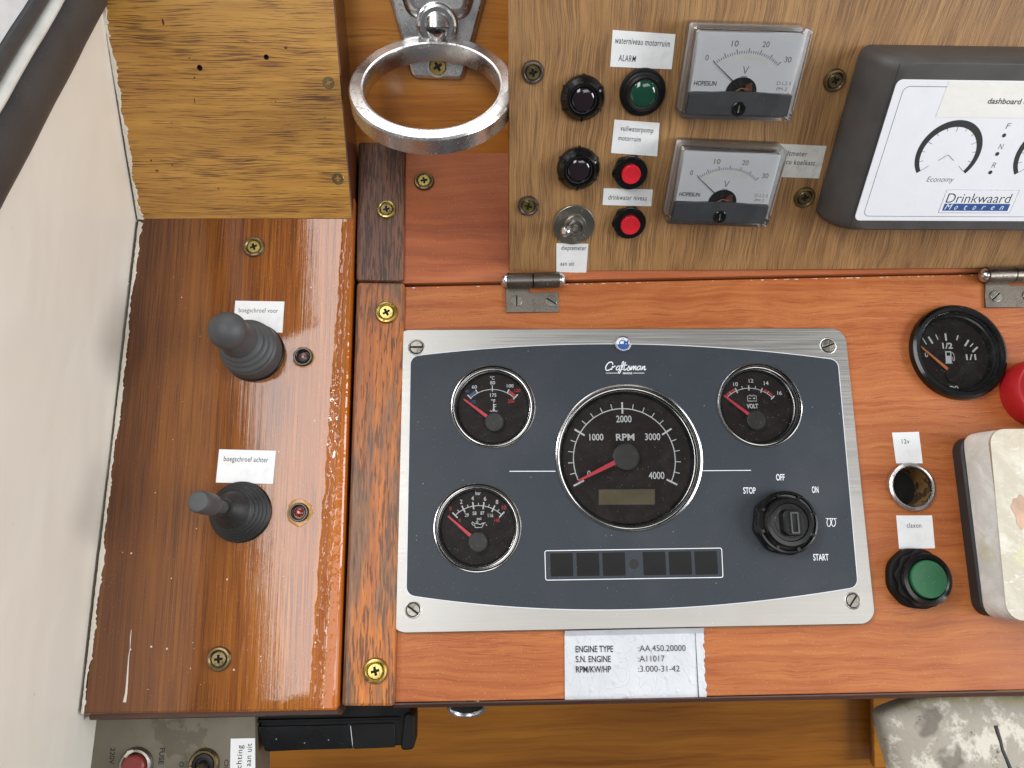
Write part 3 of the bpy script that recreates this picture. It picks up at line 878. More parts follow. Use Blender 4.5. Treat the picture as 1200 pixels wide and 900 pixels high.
# ---- teak strip, two lengths
def strip(label, pts, mat, screws, smat):
    t = thing('wooden_strip', label, 'wood strip', C, *C.P(pts[0][0], pts[0][1]), group='two lengths of wooden cover strip between the boards')
    cx_, cy_ = C.P(pts[0][0], pts[0][1])
    l_ = ccw([(a-cx_, b-cy_) for a, b in [C.P(*p, 4) for p in pts]])
    m = MB().loft(rnd(l_, 2.2, 4), [(0, -12), (0, 2.6), (.5, 3.6), (1.7, 4)])
    m.v = [(x+cx_, y+cy_, z) for x, y, z in m.v]
    OFF[t.name] = (cx_, cy_, 0)
    part('board', m, mat, t, False)
    for a, b, r_, rt, mw, ms in screws:
        x_, y_ = C.P(a, b, 4); cup_screw(t, x_, y_, 4, r_*C.sc(a, b, 4), mw, ms, rt)
    return t
_old = OFF.copy()
strip('dark brown weathered upper length of cover strip below the chrome ring', [(417, 328.5), (473, 329.5), (474.5, 168), (420.5, 160)], M['teak_dark'],
      [(453, 246, 11.5, .2, M['brass'], M['brass_old'])], None)
strip('orange brown weathered lower length of cover strip left of the instrument panel', [(400, 828), (462, 828), (474.5, 331.5), (418, 330.5), (409, 600)], M['teak'],
      [(453, 366.5, 13.5, .5, M['brass'], M['brass']), (440, 786, 15, .25, M['brass'], M['brass'])], None)

# ---- cherry boards
upb = thing('laminate_board', 'upper faded cherry laminate board behind the oak panel', 'board', C)
m_ = MB().loft(pxs(C, [(466, 332.5), (1600, 307.5), (1600, 150), (466, 178)]), [(0, -14), (0, -.3), (.3, 0)])
part('board', m_, M['cherry_top'], upb, False)
x_, y_ = C.P(497, 212.5); cup_screw(upb, x_, y_, 0, 12*C.sc(497, 212), M['brass_old'], M['brass'], .2)
HOLES = {}
def chole(key, px, py, rpx, hh=0):
    x_, y_ = C.P(px, py, hh); HOLES[key] = (x_, y_, rpx*C.sc(px, py, hh))
chole('tach', 737.5, 535, 85, 3); chole('temp', 578, 476, 49, 3); chole('volt', 890.5, 474.5, 49, 3); chole('oil', 559.5, 618, 51, 3)
chole('fuel', 1120.5, 413.5, 48); chole('socket', 1067.5, 570.5, 25)
lob = thing('laminate_board', 'large lower cherry laminate board around the metal instrument panel', 'board', C)
hl = [circ(x, y, r+.8, 56) for (x, y, r) in HOLES.values()]
ol = pxs(C, [(455, 823.5), (1600, 800), (1600, 311), (455, 336.5)])
m_ = MB(); m_.plate(ol, hl, -14, 0, bev=.4)
part('board', m_, M['cherry'], lob, False)
m_ = MB()
A_ = [C.P(461, 824.2), C.P(1600, 800.7)]; B_ = [C.P(461, 831.5), C.P(1600, 808.5)]
g0 = m_.ring([(*A_[0], .1), (*A_[1], .1)]); g1 = m_.ring([(*A_[0], -.5), (*A_[1], -.5)])
g1 = m_.ring([(A_[0][0], A_[0][1]-.8, .15), (A_[1][0], A_[1][1]-.8, .15)])
g2 = m_.ring([(*[C.P(461, 829.8, -2.0)[0]], C.P(461, 829.8, -2.0)[1], -2.0), (C.P(1600, 807.5, -2.0)[0], C.P(1600, 807.5, -2.0)[1], -2.0)])
g3 = m_.ring([(C.P(461, 829.8, -2.0)[0], C.P(461, 829.8, -2.0)[1], -15), (C.P(1600, 807.5, -2)[0], C.P(1600, 807.5, -2)[1], -15)])
for a, b in ((g0, g1), (g1, g2), (g2, g3)): m_.bridge(b, a, False)
part('edge_trim', m_, M['trim'], lob, True, 'dark brown veneer edge along the bottom')
# chipped laminate along the joint
m_ = MB()
rr = random.Random(11)
for _ in range(60):
    a = rr.choice([rr.uniform(600, 760), rr.uniform(900, 1150), rr.uniform(480, 1190)]); yb = 336.3-(a-475)*.0225+.9
    x_, y_ = C.P(a, yb); l_ = rr.uniform(.5, 3.5)
    m_.poly([(x_-l_/2, y_), (x_+l_/2, y_+rr.uniform(-.1, .1)), (x_+l_/4, y_-rr.uniform(.15, .6)), (x_-l_/4, y_-rr.uniform(.1, .5))], .07)
part('chipped_edge', m_, M['caulk'], lob, kind='stuff')

# ---- oak laminate panel standing over the joint
oak = thing('oak_panel', 'tilted oak laminate panel with meters, buttons and warning lamps', 'panel', O)
m_ = MB().loft(pxs(O, [(596.5, 318.5), (1600, 311), (1600, -140), (596.5, -140)]), [(0, -13), (0, -.4), (.4, 0)])
part('board', m_, M['oak'], oak, False)
for a, b, r_, rt in ((624.5, 84.5, 13.5, .2), (619, 241, 12.3, -.2), (978, 94, 13, .4), (942.5, 231, 12.3, .2)):
    x_, y_ = O.P(a, b); cup_screw(oak, x_, y_, 0, r_*O.sc(a, b), M['steel_dk'] if a < 700 else M['brass_old'], M['brass_old'] if a > 700 or b < 100 else M['brass'], rt)
# ================================================================ instrument panel (metal plate with gauges)
PO = C.P(730, 560)
pan = thing('instrument_panel', 'brushed metal engine instrument panel with slate blue face and four gauges', 'instrument panel', C, *PO)
K = Ctx(C, *PO)
PH = 3.0
def kp(px, py, h=PH): return K.P(px, py, h)
outer = rnd([kp(457, 742.5), kp(1027, 731.5), kp(990.5, 384), kp(463, 386)], 9.0, 8)
def gh(key, extra=0):
    x, y, r = HOLES[key]; return circ(x-PO[0], y-PO[1], r+extra, 72)
m_ = MB(); m_.plate(outer, [gh(k) for k in ('tach', 'temp', 'volt', 'oil')], .3, PH, bev=.5)
part('faceplate', m_, M['plate'], pan, False)
def arc3(p0, pm, p1, n=24):
    out = []
    for i in range(n+1):
        t_ = i/n; a = (1-t_)*(1-t_); b = 2*t_*(1-t_); c_ = t_*t_
        cx_ = 2*pm[0]-(p0[0]+p1[0])/2; cy_ = 2*pm[1]-(p0[1]+p1[1])/2
        out.append((a*p0[0]+b*cx_+c_*p1[0], a*p0[1]+b*cy_+c_*p1[1]))
    return out
top_ = arc3(kp(481.5, 418), kp(730, 403.5), kp(981.5, 422)); bot_ = arc3(kp(1005, 687.5), kp(735, 714), kp(476.5, 697))
inl = ccw(top_ + bot_)
_cs = [top_[0], top_[-1], bot_[0], bot_[-1]]
inl = rnd(inl, [5.2 if p in _cs else .01 for p in inl], 5)
inl = [p for i, p in enumerate(inl) if math.dist(p, inl[i-1]) > .05]
m_ = MB(); m_.plate(offset(inl, -.55), [], PH, PH+.06); m_.mat(0)
m_b = MB(); m_b.plate(inl, [gh(k, .3) for k in ('tach', 'temp', 'volt', 'oil')], PH, PH+.12)
# bright edge line only as a thin rim round the foil
rim = MB(); ro = offset(inl, -.5); rim.plate(ro, [inl], PH, PH+.08)
part('foil_edge', rim, M['gap_line'], pan)
part('face_foil', m_b, M['inlay'], pan)
ZP = PH+.16
# white printing on the foil
pr = MB()
for t_, x, y, w_, c_ in (("OFF", 914.5, 559.3, 10, 7), ("STOP", 878.3, 574.8, 14.5, 7), ("ON", 955.3, 573.8, 7.6, 7), ("START", 962, 653, 18, 7)):
    pq = MB(); K.text(pq, t_, x, y, w_, c_, ZP, bold=.012, ang=-.01); part('printed_word', pq, M['print'], pan)
for a, b in (((597, 552.3), (651, 552.2)), ((824, 551.6), (880, 551.2))):
    pq = MB(); pq.strip([kp(*a, ZP), kp(*b, ZP)], .42, ZP); part('printed_line', pq, M['print'], pan)
# glow-plug coil symbol
cc = []
for i in range(61):
    t_ = i/60
    x = 968 + 12*t_; ph = t_*4*PI
    cc.append((x+3.2*math.sin(ph)*1.0, 611.5 - 5.0*math.cos(ph)+0))
cc = [(968, 607.4), (970, 607.2)]
k0 = []
for i in range(49):
    th = PI*.5+ (i/48)*(2*PI+0)
    k0.append((971.4+2.3*math.cos(th+PI), 612.3+4.6*math.sin(th+PI)))
k1 = [(x+5.4, y) for x, y in k0]
for ptsx in ([(967.6, 607.6), (971.4, 607.6)]+k0, [(971.4, 607.6), (976.8, 607.6)]+k1+[(980.4, 607.6)]):
    pr.strip([kp(x, y, ZP) for x, y in ptsx], .38, ZP)
part('printed_coil_symbol', pr, M['print'], pan)
# script logo: hand-drawn strokes
lg = MB()
LP = {
 'C': [(718.6,427.2),(718.2,425.2),(716.2,424.2),(713.2,425.6),(710.8,429.0),(710.3,432.4),(711.8,434.0),(714.2,433.6),(716.8,432.0)],
 'r': [(717.2,433.6),(718.4,428.8),(719.0,430.6),(720.8,429.0),(721.9,429.2)],
 'a': [(727.2,429.4),(725.2,428.9),(723.2,430.6),(722.6,432.8),(723.9,433.6),(725.9,432.0),(727.0,429.4),(726.3,432.6),(727.2,433.6),(728.8,432.2)],
 'f': [(728.6,432.6),(730.6,428.6),(731.6,425.0),(731.1,423.6),(729.9,425.0),(728.9,430.0),(727.6,435.4),(726.2,437.4),(725.2,436.4),(726.6,434.2),(730.2,432.8)],
 't': [(733.6,424.2),(732.0,430.0),(731.6,433.2),(733.0,433.6),(734.6,432.0)],
 'b': [(727.6,428.6),(735.6,427.6)],
 's': [(734.4,433.0),(736.8,430.6),(737.4,428.6),(738.2,431.0),(738.4,433.0),(736.6,434.0),(735.4,433.2)],
 'm': [(739.0,433.6),(740.4,429.0),(740.0,433.6),(742.2,429.4),(743.3,429.4),(742.6,433.6),(744.8,429.4),(745.9,429.5),(745.3,433.0),(746.3,433.4)],
 'A': [(751.6,429.4),(749.6,428.9),(747.6,430.6),(747.0,432.8),(748.3,433.6),(750.3,432.0),(751.4,429.4),(750.7,432.6),(751.3,433.5)],
 'n': [(752.2,433.6),(753.4,429.2),(753.0,433.0),(755.0,429.6),(756.2,429.4),(755.3,433.0),(756.4,433.4),(757.6,432.2)],
}
for k_, ps in LP.items():
    sm = []
    for i in range(len(ps)-1):
        a = ps[max(0, i-1)]; b = ps[i]; c_ = ps[i+1]; d = ps[min(len(ps)-1, i+2)]
        for j in range(4):
            t_ = j/4
            sm.append(tuple(.5*((2*b[m])+(-a[m]+c_[m])*t_+(2*a[m]-5*b[m]+4*c_[m]-d[m])*t_*t_+(-a[m]+3*b[m]-3*c_[m]+d[m])*t_**3) for m in (0, 1)))
    sm.append(ps[-1])
    sm = [(733+(x-733.5)*1.0, y) for x, y in sm]
    lg.strip([kp(x, y, ZP) for x, y in sm], .52 if k_ != 'C' else .62, ZP)
for a, b in ((710, 724), (742, 755)): lg.strip([kp(a, 437.2, ZP), kp(b, 437.2, ZP)], .3, ZP)
K.text(lg, "MARINE", 735.5, 437.4, 11, 2.2, ZP, bold=.01)
part('script_lettering', lg, M['print'], pan, True, 'white script name above the big dial')
# enamel badge
bx, by = kp(730.3, 403, PH+.6); s_ = K.sc(730, 403)
bd = MB().lathe([(9.2*s_, 0), (9.3*s_, .9), (8.6*s_, 1.25), (7.9*s_, .9), (7.7*s_, .75)], 40, (bx, by, PH))
bo = part('badge', bd, M['chrome'], pan, True, 'small round chrome badge')
e1_ = MB(); e1_.poly(circ(bx, by, 7.75*s_, 40), PH+.8)
part('badge_enamel', e1_, plain("badge_white", (222, 228, 238), .25, coat=1), bo)
e2_ = MB(); e2_.poly([(bx+7.2*s_*math.cos(t_), by+7.2*s_*math.sin(t_)) for t_ in [PI*1.02+(PI*.96)*k/16 for k in range(17)]], PH+.86)
text(e2_, "CM", bx-5.2*s_, by-1.0*s_, bx+5.6*s_, by-1.0*s_, 5.2*s_, PH+.87, .15, .02)
e2_.strip(circ(bx-.4*s_, by+5.2*s_, 1.3*s_, 14)+[circ(bx-.4*s_, by+5.2*s_, 1.3*s_, 14)[0]], .2, PH+.87)
part('badge_mark', e2_, M['logo_blue'], bo)
# slotted screws with bright recess
for a, b, rt in ((488, 407, 0.02), (970.3, 405, .35), (484, 714.6, 2.5), (999.5, 704, .9)):
    x_, y_ = kp(a, b); r_ = 8.0*K.sc(a, b)
    w_ = MB().lathe([(r_*1.22, .02), (r_*1.12, .22), (r_*1.02, .05)], 36, (x_, y_, PH))
    w_.mat(1).poly(circ(x_, y_, r_*1.03, 28), PH+.03)
    sw = part('screw_recess', w_, [M['plate'], M['recess']], pan)
    cup_screw(sw, x_, y_, PH+.02, r_*.9, M['steel'], M['steel'], rt, cup=False, slot=True, name='slotted_screw')
# row of dead warning lamps
kz = PH+.14
fr_ = rnd([kp(639, 680.3), kp(847.6, 677), kp(846, 641.8), kp(638, 645)], 1.3, 4)
wl_ = MB(); wl_.plate(fr_, [offset(fr_, .42)], kz, kz+.04)
part('lamp_row_outline', wl_, M['print'], pan)
for i, (a, b) in enumerate(((658.3, 661.8), (689, 661.2), (719.5, 661), (766.9, 660.2), (797.2, 659.8), (827.5, 659.5))):
    x_, y_ = kp(a, b); s1 = 26.2*K.sc(a, b)
    q_ = MB().loft(rnd(rect(x_, y_, s1, s1), .6, 3), [(0, kz-.02), (0, kz+.05)])
    part('warning_lamp_window', q_, M['black_dusty'], pan)
x_, y_ = kp(743, 661); q_ = MB().loft(circ(x_, y_, 5.6*K.sc(743, 661), 24), [(0, kz-.02), (0, kz+.05)])
part('light_sensor', q_, plain("brown_window", (20, 15, 14), .5), pan, True, 'small round dark window')

# ---------------------------------------------------------------- gauges
DZ = -4.0     # dial face height above the wood
def gauge(name, key, label, ctx, parent=None, dz=DZ, bez='thin'):
    hx, hy, r = HOLES[key]; x, y = hx-ctx.ox, hy-ctx.oy
    b = MB()
    b.lathe([(r*1.0, PH-.3), (r*1.012, PH+.5), (r*1.0, PH+.75), (r*.985, PH+.5), (r*.982, PH+.1)], 72, (x, y, 0))
    p = part(name, b, M['bezel'], parent, True, label)
    q1 = min(1.0, 25/r)
    i_ = MB().lathe([(r*.983, PH+.3), (r*(1-.030*q1), PH-.3), (r*(1-.040*q1), PH-.2), (r*(1-.045*q1), PH-1.0)], 72, (x, y, 0))
    part('inner_bezel', i_, M['black_gloss'], p)
    g2 = MB().lathe([(r*(1-.043*q1), PH-.7), (r*(1-.062*q1), PH-.6), (r*(1-.075*q1), PH-1.6), (r*(1-.092*q1), PH-1.7), (r*(1-.115*q1), PH-3.6), (r*(1-.125*q1), PH-3.7)], 72, (x, y, 0))
    part('chrome_ring', g2, M['bezel'], p)
    g3 = MB().lathe([(r*(1-.125*q1), PH-3.6), (r*(1-.14*q1), PH-3.8), (r*(1-.16*q1), dz)], 72, (x, y, 0))
    part('dial_wall', g3, M['black_gloss'], p)
    d = MB(); d.poly(circ(x, y, r*.90, 64), dz); part('dial', d, M['dial'], p)
    gl = MB(); gl.poly(circ(x, y, r*.955, 64), PH-.6); part('glass', gl, M['glass'], p)
    return p
def ang_pt(c, r, deg): a = rad(deg); return (c[0]+r*math.sin(a), c[1]+r*math.cos(a))
def arcline(mb, c, r, a0, a1, wdt, z, n=40):
    mb.strip([ang_pt(c, r, a0+(a1-a0)*i/n) for i in range(n+1)], wdt, z)
def tick(mb, c, r0, r1, a, wdt, z): mb.strip([ang_pt(c, r0, a), ang_pt(c, r1, a)], wdt, z)
def sector(mb, c, r0, r1, a0, a1, z): arcline(mb, c, (r0+r1)/2, a0, a1, r1-r0, z, 10)
def needle(parent, ctx, hub, tip, hubr, zn, dz, wid=2.2, mat='red'):
    hx, hy = ctx.P(*hub, zn); tx, ty = ctx.P(*tip, zn-.6); R_ = hubr*ctx.sc(*hub, zn)
    d = Vector((tx-hx, ty-hy)); ln2 = d.length; d.normalize(); n_ = Vector((-d.y, d.x))
    m = MB(); b0 = Vector((hx, hy))+d*R_*.9; b1 = Vector((hx, hy))+d*(R_+0); tp = Vector((tx, ty))
    pts_ = [b0-n_*wid/2, b0+n_*wid/2, tp+n_*wid*.22, tp-n_*wid*.22]
    m.loft(ccw([(p.x, p.y) for p in pts_]), [(0, zn-1.1), (0, zn-.7), (.15, zn-.5)])
    part('needle', m, M[mat], parent)
    h = MB().lathe([(R_*.5, dz), (R_, dz+.8), (R_, zn-.3), (R_*.9, zn)], 40, (hx, hy, 0), cap_top=True)
    part('needle_hub', h, M['hub'], parent)
def stops(parent, ctx, ptsl, dz):
    for a in ptsl:
        x, y = ctx.P(*a, dz+1); m = MB().lathe([(.5, dz), (.5, dz+1.6)], 10, (x, y, 0), cap_top=True)
        part('stop_pin', m, M['black'], parent)

z1 = DZ+.08
# temperature
g = gauge('temperature_gauge', 'temp', 'round coolant temperature gauge with blue and red marks', K, pan)
c = K.P(577.3, 493, DZ); s = K.sc(577, 480, DZ); R = 37.2*s
w_ = MB(); arcline(w_, c, R, -43, 43, .42, z1)
for a, r0, r1, t_ in ((-43.5, .97, 1.14, .75), (-28, 1.0, 1.13, .75), (0, .93, 1.14, .6), (28, .99, 1.13, .75), (44, .95, 1.16, .75)): tick(w_, c, R*r0, R*r1, a, t_, z1+.02)
for t_, x, y, ww, cp in (("60", 556, 453.4, 6, 3.8), ("80", 577.3, 448.6, 6, 3.8), ("100", 597.8, 452.2, 7.8, 3.8), ("°C", 577, 443, 5, 3.8), ("175", 578, 463, 7.2, 3.8), ("°F", 578, 470, 5, 3.8)):
    K.text(w_, t_, x, y, ww, cp, DZ, z1, bold=.015)
# thermometer over waves
tx_, ty_ = K.P(578.6, 477, DZ); w_.strip([(tx_, ty_+2), (tx_, ty_-1.6)], .8, z1); w_.poly(circ(tx_, ty_-1.6, .75, 12), z1)
for k_ in (0, 1): w_.strip([(tx_+.3, ty_+1.5-k_*1.2), (tx_+1.6, ty_+1.5-k_*1.2)], .35, z1)
w_.strip([(tx_-2.4+i*.25, ty_-2.5+.3*math.sin(i*1.1)) for i in range(20)], .35, z1)
part('scale', w_, M['print'], g)
w_ = MB(); sector(w_, c, R*1.02, R*1.11, 30, 42, z1)
K.text(w_, "120", 606.2, 457.7, 7, 3.6, DZ, z1, bold=.015); K.text(w_, "250", 599, 470, 7.8, 4, DZ, z1, bold=.015)
part('red_marks', w_, M['redprint'], g)
w_ = MB(); sector(w_, c, R*1.02, R*1.11, -42, -30, z1)
K.text(w_, "40", 547.5, 458.5, 5, 3.4, DZ, z1, bold=.01); K.text(w_, "105", 554.5, 471, 6, 3.4, DZ, z1, bold=.01)
part('blue_marks', w_, M['blueprint'], g)
stops(g, K, [(550.2, 477.7), (605.8, 476)], DZ)
needle(g, K, (579.3, 494.3), (543.3, 467.5), 11.2, 1.6, DZ)
# volts
g = gauge('voltage_gauge', 'volt', 'round volt gauge with red marks and battery symbol', K, pan)
c = K.P(880.4, 492.5, DZ); s = K.sc(880, 480, DZ); R = 37.6*s
w_ = MB(); arcline(w_, c, R, -45, 46, .42, z1)
for i in range(9):
    a = -46+11.5*i; mj = i % 2 == 0
    tick(w_, c, R*(.93 if mj else 1.0), R*(1.09 if mj else 1.09), a, .75 if mj else .4, z1+.02)
for t_, x, y, ww, cp in (("10", 862, 450.2, 5.4, 4.2), ("12", 880, 446.2, 5.4, 4.2), ("14", 897.8, 449, 5.4, 4.4), ("16", 913.5, 460.6, 5.2, 4.4)):
    K.text(w_, t_, x, y, ww, cp, DZ, z1, bold=.015)
K.text(w_, "VOLT", 881.7, 475.9, 13.4, 4.8, DZ, z1, bold=.03)
x_, y_ = K.P(881.3, 467, DZ); bw, bh = 5.2*s, 3.1*s
bo_ = [(x_-bw, y_-bh), (x_+bw, y_-bh), (x_+bw, y_+bh), (x_+bw*.55, y_+bh), (x_+bw*.55, y_+bh+.55), (x_+bw*.3, y_+bh+.55), (x_+bw*.3, y_+bh), (x_-bw*.3, y_+bh), (x_-bw*.3, y_+bh+.55), (x_-bw*.55, y_+bh+.55), (x_-bw*.55, y_+bh), (x_-bw, y_+bh)]
w_.strip(bo_+[bo_[0]], .35, z1); w_.strip([(x_-bw*.7, y_+.1), (x_-bw*.2, y_+.1)], .35, z1); w_.strip([(x_+bw*.2, y_+.1), (x_+bw*.75, y_+.1)], .35, z1); w_.strip([(x_+bw*.48, y_+.8), (x_+bw*.48, y_-.6)], .35, z1)
part('scale', w_, M['print'], g)
w_ = MB(); sector(w_, c, R*1.02, R*1.09, -44, -36, z1); sector(w_, c, R*1.02, R*1.09, -33, -25, z1); sector(w_, c, R*1.02, R*1.09, 27, 33, z1); sector(w_, c, R*1.02, R*1.09, 36, 43, z1)
part('red_marks', w_, M['redprint'], g)
stops(g, K, [(857.5, 473.5), (909, 474.5)], DZ)
needle(g, K, (887, 492), (848.5, 463.5), 11.2, 1.6, DZ)
# oil pressure
g = gauge('oil_pressure_gauge', 'oil', 'round oil pressure gauge with oil can symbol', K, pan)
c = K.P(560.8, 632.3, DZ); s = K.sc(560, 620, DZ); R = 39.2*s
w_ = MB(); arcline(w_, c, R, -43, 43, .45, z1)
for i in range(11):
    a = -44+8.8*i; mj = i % 2 == 0
    tick(w_, c, R*(.90 if mj else 1.0), R*(1.12 if mj else 1.08), a, .8 if mj else .45, z1+.02)
for t_, x, y, ww, cp in (("bar", 560.3, 577.8, 6.4, 4.4), ("2", 540.5, 588, 2.8, 4.6), ("4", 553.8, 584, 3, 4.6), ("6", 568.4, 584.4, 3, 4.6), ("8", 582.4, 588.2, 3, 4.6),
                         ("29", 547, 603.6, 4.6, 4), ("58", 556, 601.5, 4.6, 4), ("87", 565.3, 601.2, 4.6, 4), ("116", 574.8, 604, 6.2, 4), ("psi", 561.4, 607.6, 5, 3.4)):
    K.text(w_, t_, x, y, ww, cp, DZ, z1, bold=.012)
oc = [(553, 613.6), (554.5, 615.4), (556.2, 616), (556.8, 618.2), (564.6, 618.2), (566.6, 613.8), (569.4, 612.6), (566, 612.8), (563, 614.8), (561, 613.8), (556.4, 613.6), (556.2, 616)]
w_.strip([K.P(x, y, DZ) for x, y in oc], .42, z1); w_.strip([K.P(559, 613.4, DZ), K.P(559, 611.6, DZ)], .42, z1); w_.strip([K.P(557.4, 611.6, DZ), K.P(560.8, 611.6, DZ)], .42, z1)
w_.strip([K.P(553, 613.6, DZ), K.P(553.4, 611.6, DZ), K.P(556, 613.4, DZ)], .42, z1); w_.poly(circ(*K.P(570.3, 615.3, DZ), .3, 8), z1)
part('scale', w_, M['print'], g)
w_ = MB()
for t_, x, y, ww, cp in (("10", 590.6, 594.5, 5, 4.6), ("0", 528, 596, 2.6, 4.2), ("145", 582.4, 609.6, 6.6, 4), ("0", 538.6, 610, 2.4, 3.6)): K.text(w_, t_, x, y, ww, cp, DZ, z1, bold=.012)
part('red_marks', w_, M['redprint'], g)
stops(g, K, [(532.5, 616), (587.5, 615)], DZ)
needle(g, K, (560, 635.2), (524.8, 604.6), 11.6, 1.6, DZ)
# tachometer
g = gauge('tachometer', 'tach', 'large round RPM dial with olive display window', K, pan, dz=-5)
D2 = -5.0; z2 = D2+.1
c = K.P(731.8, 538.2, D2); s = K.sc(731, 535, D2); R = 59.6*s
w_ = MB(); arcline(w_, c, R, -116.5, 116.5, .6, z2, 90)
for i in range(21):
    a = -116.5+11.65*i; mj = i % 5 == 0
    tick(w_, c, R*(.90 if mj else 1.0), R*(1.13 if mj else 1.11), a, 1.05 if mj else .5, z2+.02)
for t_, x, y, ww, cp, bo2 in (("1000", 698.9, 512.3, 16.4, 7.4, .012), ("2000", 731, 491, 18, 7.6, .012), ("3000", 764.7, 511.8, 18, 7.6, .012), ("4000", 769.3, 557.2, 18.4, 7.8, .012), ("0", 690.3, 555.2, 4.2, 7, .012), ("RPM", 732.6, 512.3, 21.6, 7.6, .02)):
    K.text(w_, t_, x, y, ww, cp, D2, z2, bold=bo2)
part('scale', w_, M['print'], g)
lc = [K.P(701.2, 591.8, D2), K.P(767.6, 591.6, D2), K.P(767.6, 573, D2), K.P(701.2, 573.4, D2)]
m_ = MB().loft(ccw(lc), [(0, D2+.02), (0, D2+.1)]); part('display_window', m_, M['lcd'], g)
m_ = MB(); m_.plate(rnd(offset(ccw(lc), -.5), .5, 3), [offset(ccw(lc), .15)], D2, D2+.35); part('display_frame', m_, M['black'], g)
needle(g, K, (734.3, 535), (677.6, 563.6), 15.6, 1.6, D2, 3.0)

# ---------------------------------------------------------------- ignition switch
ix, iy = kp(921, 613, 8); s = K.sc(921, 613, 8)
sw_ = thing('ignition_switch', 'black round ignition switch with key slot on the instrument panel', 'ignition switch', C, ix+PO[0], iy+PO[1], PH)
m_ = MB().loft(rnd(circ(-.4, -.2, 37.5*s, 8, .2), 7, 4), [(0, 0.1), (0, 3.5), (.8, 4.6)]); part('hex_collar', m_, M['black_gloss'], sw_)
m_ = MB().lathe([(36*s, 4.4), (36*s, 6.0), (34.5*s, 7.0), (32.5*s, 7.2), (31.5*s, 6.2), (29*s, 6.0), (28.5*s, 8.5), (26.5*s, 9.8), (22*s, 9.9), (21*s, 9.2), (17.5*s, 9.2), (17*s, 9.4)], 64, (.6, .4, 0), cap_top=True)
part('switch_body', m_, M['black_gloss'], sw_)
m_ = MB()
for k_ in range(8):
    a = k_*PI/4+.3; p = [(.6+r_*s*math.cos(a+d_), .4+r_*s*math.sin(a+d_)) for r_, d_ in ((29.8, -.06), (33.6, -.05), (33.6, .05), (29.8, .06))]
    m_.loft(ccw(p), [(0, 6.0), (0, 7.6)])
part('index_ridge', m_, M['black_gloss'], sw_, kind='stuff')
m_ = MB().loft(rnd(rect(1.2, 0, 23*s, 30*s), 8*s, 5), [(0, 9), (0, 12.6), (.7, 13.2)]); part('key_barrel', m_, M['black'], sw_)
m_ = MB(); m_.plate(rnd(rect(1.8, 0, 9.5*s, 24*s), .6, 3), [rnd(rect(1.8, 0, 6.2*s, 20.5*s), .4, 3)], 13.1, 13.9, bev=.1)
m_.mat(1).poly(rect(1.8, 0, 6.2*s, 20.5*s), 13.3)
part('key_slot', m_, [M['rubber'], M['recess']], sw_)

# ---------------------------------------------------------------- fuel gauge on the wood
x, y, r = HOLES['fuel']
fg = thing('fuel_gauge', 'round black fuel gauge with orange needle and pump symbol right of the metal panel', 'fuel gauge', C, x, y)
F = Ctx(C, x, y)
k_ = 55.2/48
m_ = MB().lathe([(r*k_, .1), (r*k_*1.0, 2.5), (r*k_*.985, 4.2), (r*k_*.93, 5.2), (r*k_*.86, 5.0), (r*k_*.845, 4.4)], 80); bz = part('bezel', m_, M['black_gloss'], fg)
m_ = MB().lathe([(r*k_*.846, 4.5), (r*k_*.83, 3.2), (r*k_*.81, 3.1), (r*k_*.80, 1.5), (r*k_*.765, 1.2), (r*k_*.755, -3.5)], 80); part('inner_wall', m_, M['black_gloss'], fg)
m_ = MB().poly(circ(0, 0, r*k_*.8, 64), -3.4); part('dial', m_, M['dial'], fg)
m_ = MB().poly(circ(0, 0, r*k_*.84, 64), 3.6); part('glass', m_, M['glass'], fg)
FZ = -3.4; z3 = FZ+.1
w_ = MB()
for a, b, th in (((1080.5, 395.5), (1085.7, 403.6), .5), ((1087.9, 394.6), (1092.9, 402.6), 1.2), ((1096.4, 392), (1099.2, 398), .65), ((1107.6, 390.8), (1108.8, 399.4), 1.2),
                 ((1122.6, 393), (1120.9, 398.8), .8), ((1135, 398.5), (1130.6, 405.6), 1.25), ((1140.3, 402.4), (1136.8, 406.4), .7), ((1145.5, 406.7), (1139.5, 412.5), 1.2)):
    w_.strip([F.P(*a, FZ), F.P(*b, FZ)], th, z3)
F.text(w_, "1/2", 1110.2, 405.2, 12, 6.4, FZ, z3, bold=.03); F.text(w_, "1/1", 1137.8, 418.5, 12, 6.2, FZ, z3, bold=.03)
F.text(w_, "0", 1085.6, 415.5, 4, 5.6, FZ, z3, bold=.01); F.text(w_, "VDO", 1116.5, 455, 13, 5, FZ, z3, bold=.03)
w_.plate(rnd([F.P(*p, FZ) for p in ((1108.4, 425.2), (1115.2, 425.2), (1114.6, 411.6), (1107.4, 411.6))], .3, 2), [ccw([F.P(*p, FZ) for p in ((1109.2, 417), (1113.5, 417), (1113.2, 413), (1109, 413))])], z3, z3+.03)
w_.strip([F.P(*p, FZ) for p in ((1107.6, 425.6), (1116.4, 425.6))], .4, z3)
w_.strip([F.P(*p, FZ) for p in ((1115.2, 412.6), (1117.4, 414.6), (1118.6, 420), (1118.2, 423), (1116.8, 422.6), (1116.2, 418.6))], .4, z3)
part('scale', w_, M['print'], fg)
hx, hy = F.P(1120.3, 438.8, -1); m_ = MB().lathe([(10.6*F.sc(1120, 438), -3.4), (10.6*F.sc(1120, 438), -1.2), (10*F.sc(1120, 438), -1)], 40, (hx, hy, 0), cap_top=True); part('needle_hub', m_, M['dial'], fg)
a = Vector(F.P(1111, 432.6, -1)); b = Vector(F.P(1082, 408, -1)); b2 = Vector(F.P(1078.2, 403.6, -1)); n_ = (b-a).normalized(); n_ = Vector((-n_.y, n_.x))
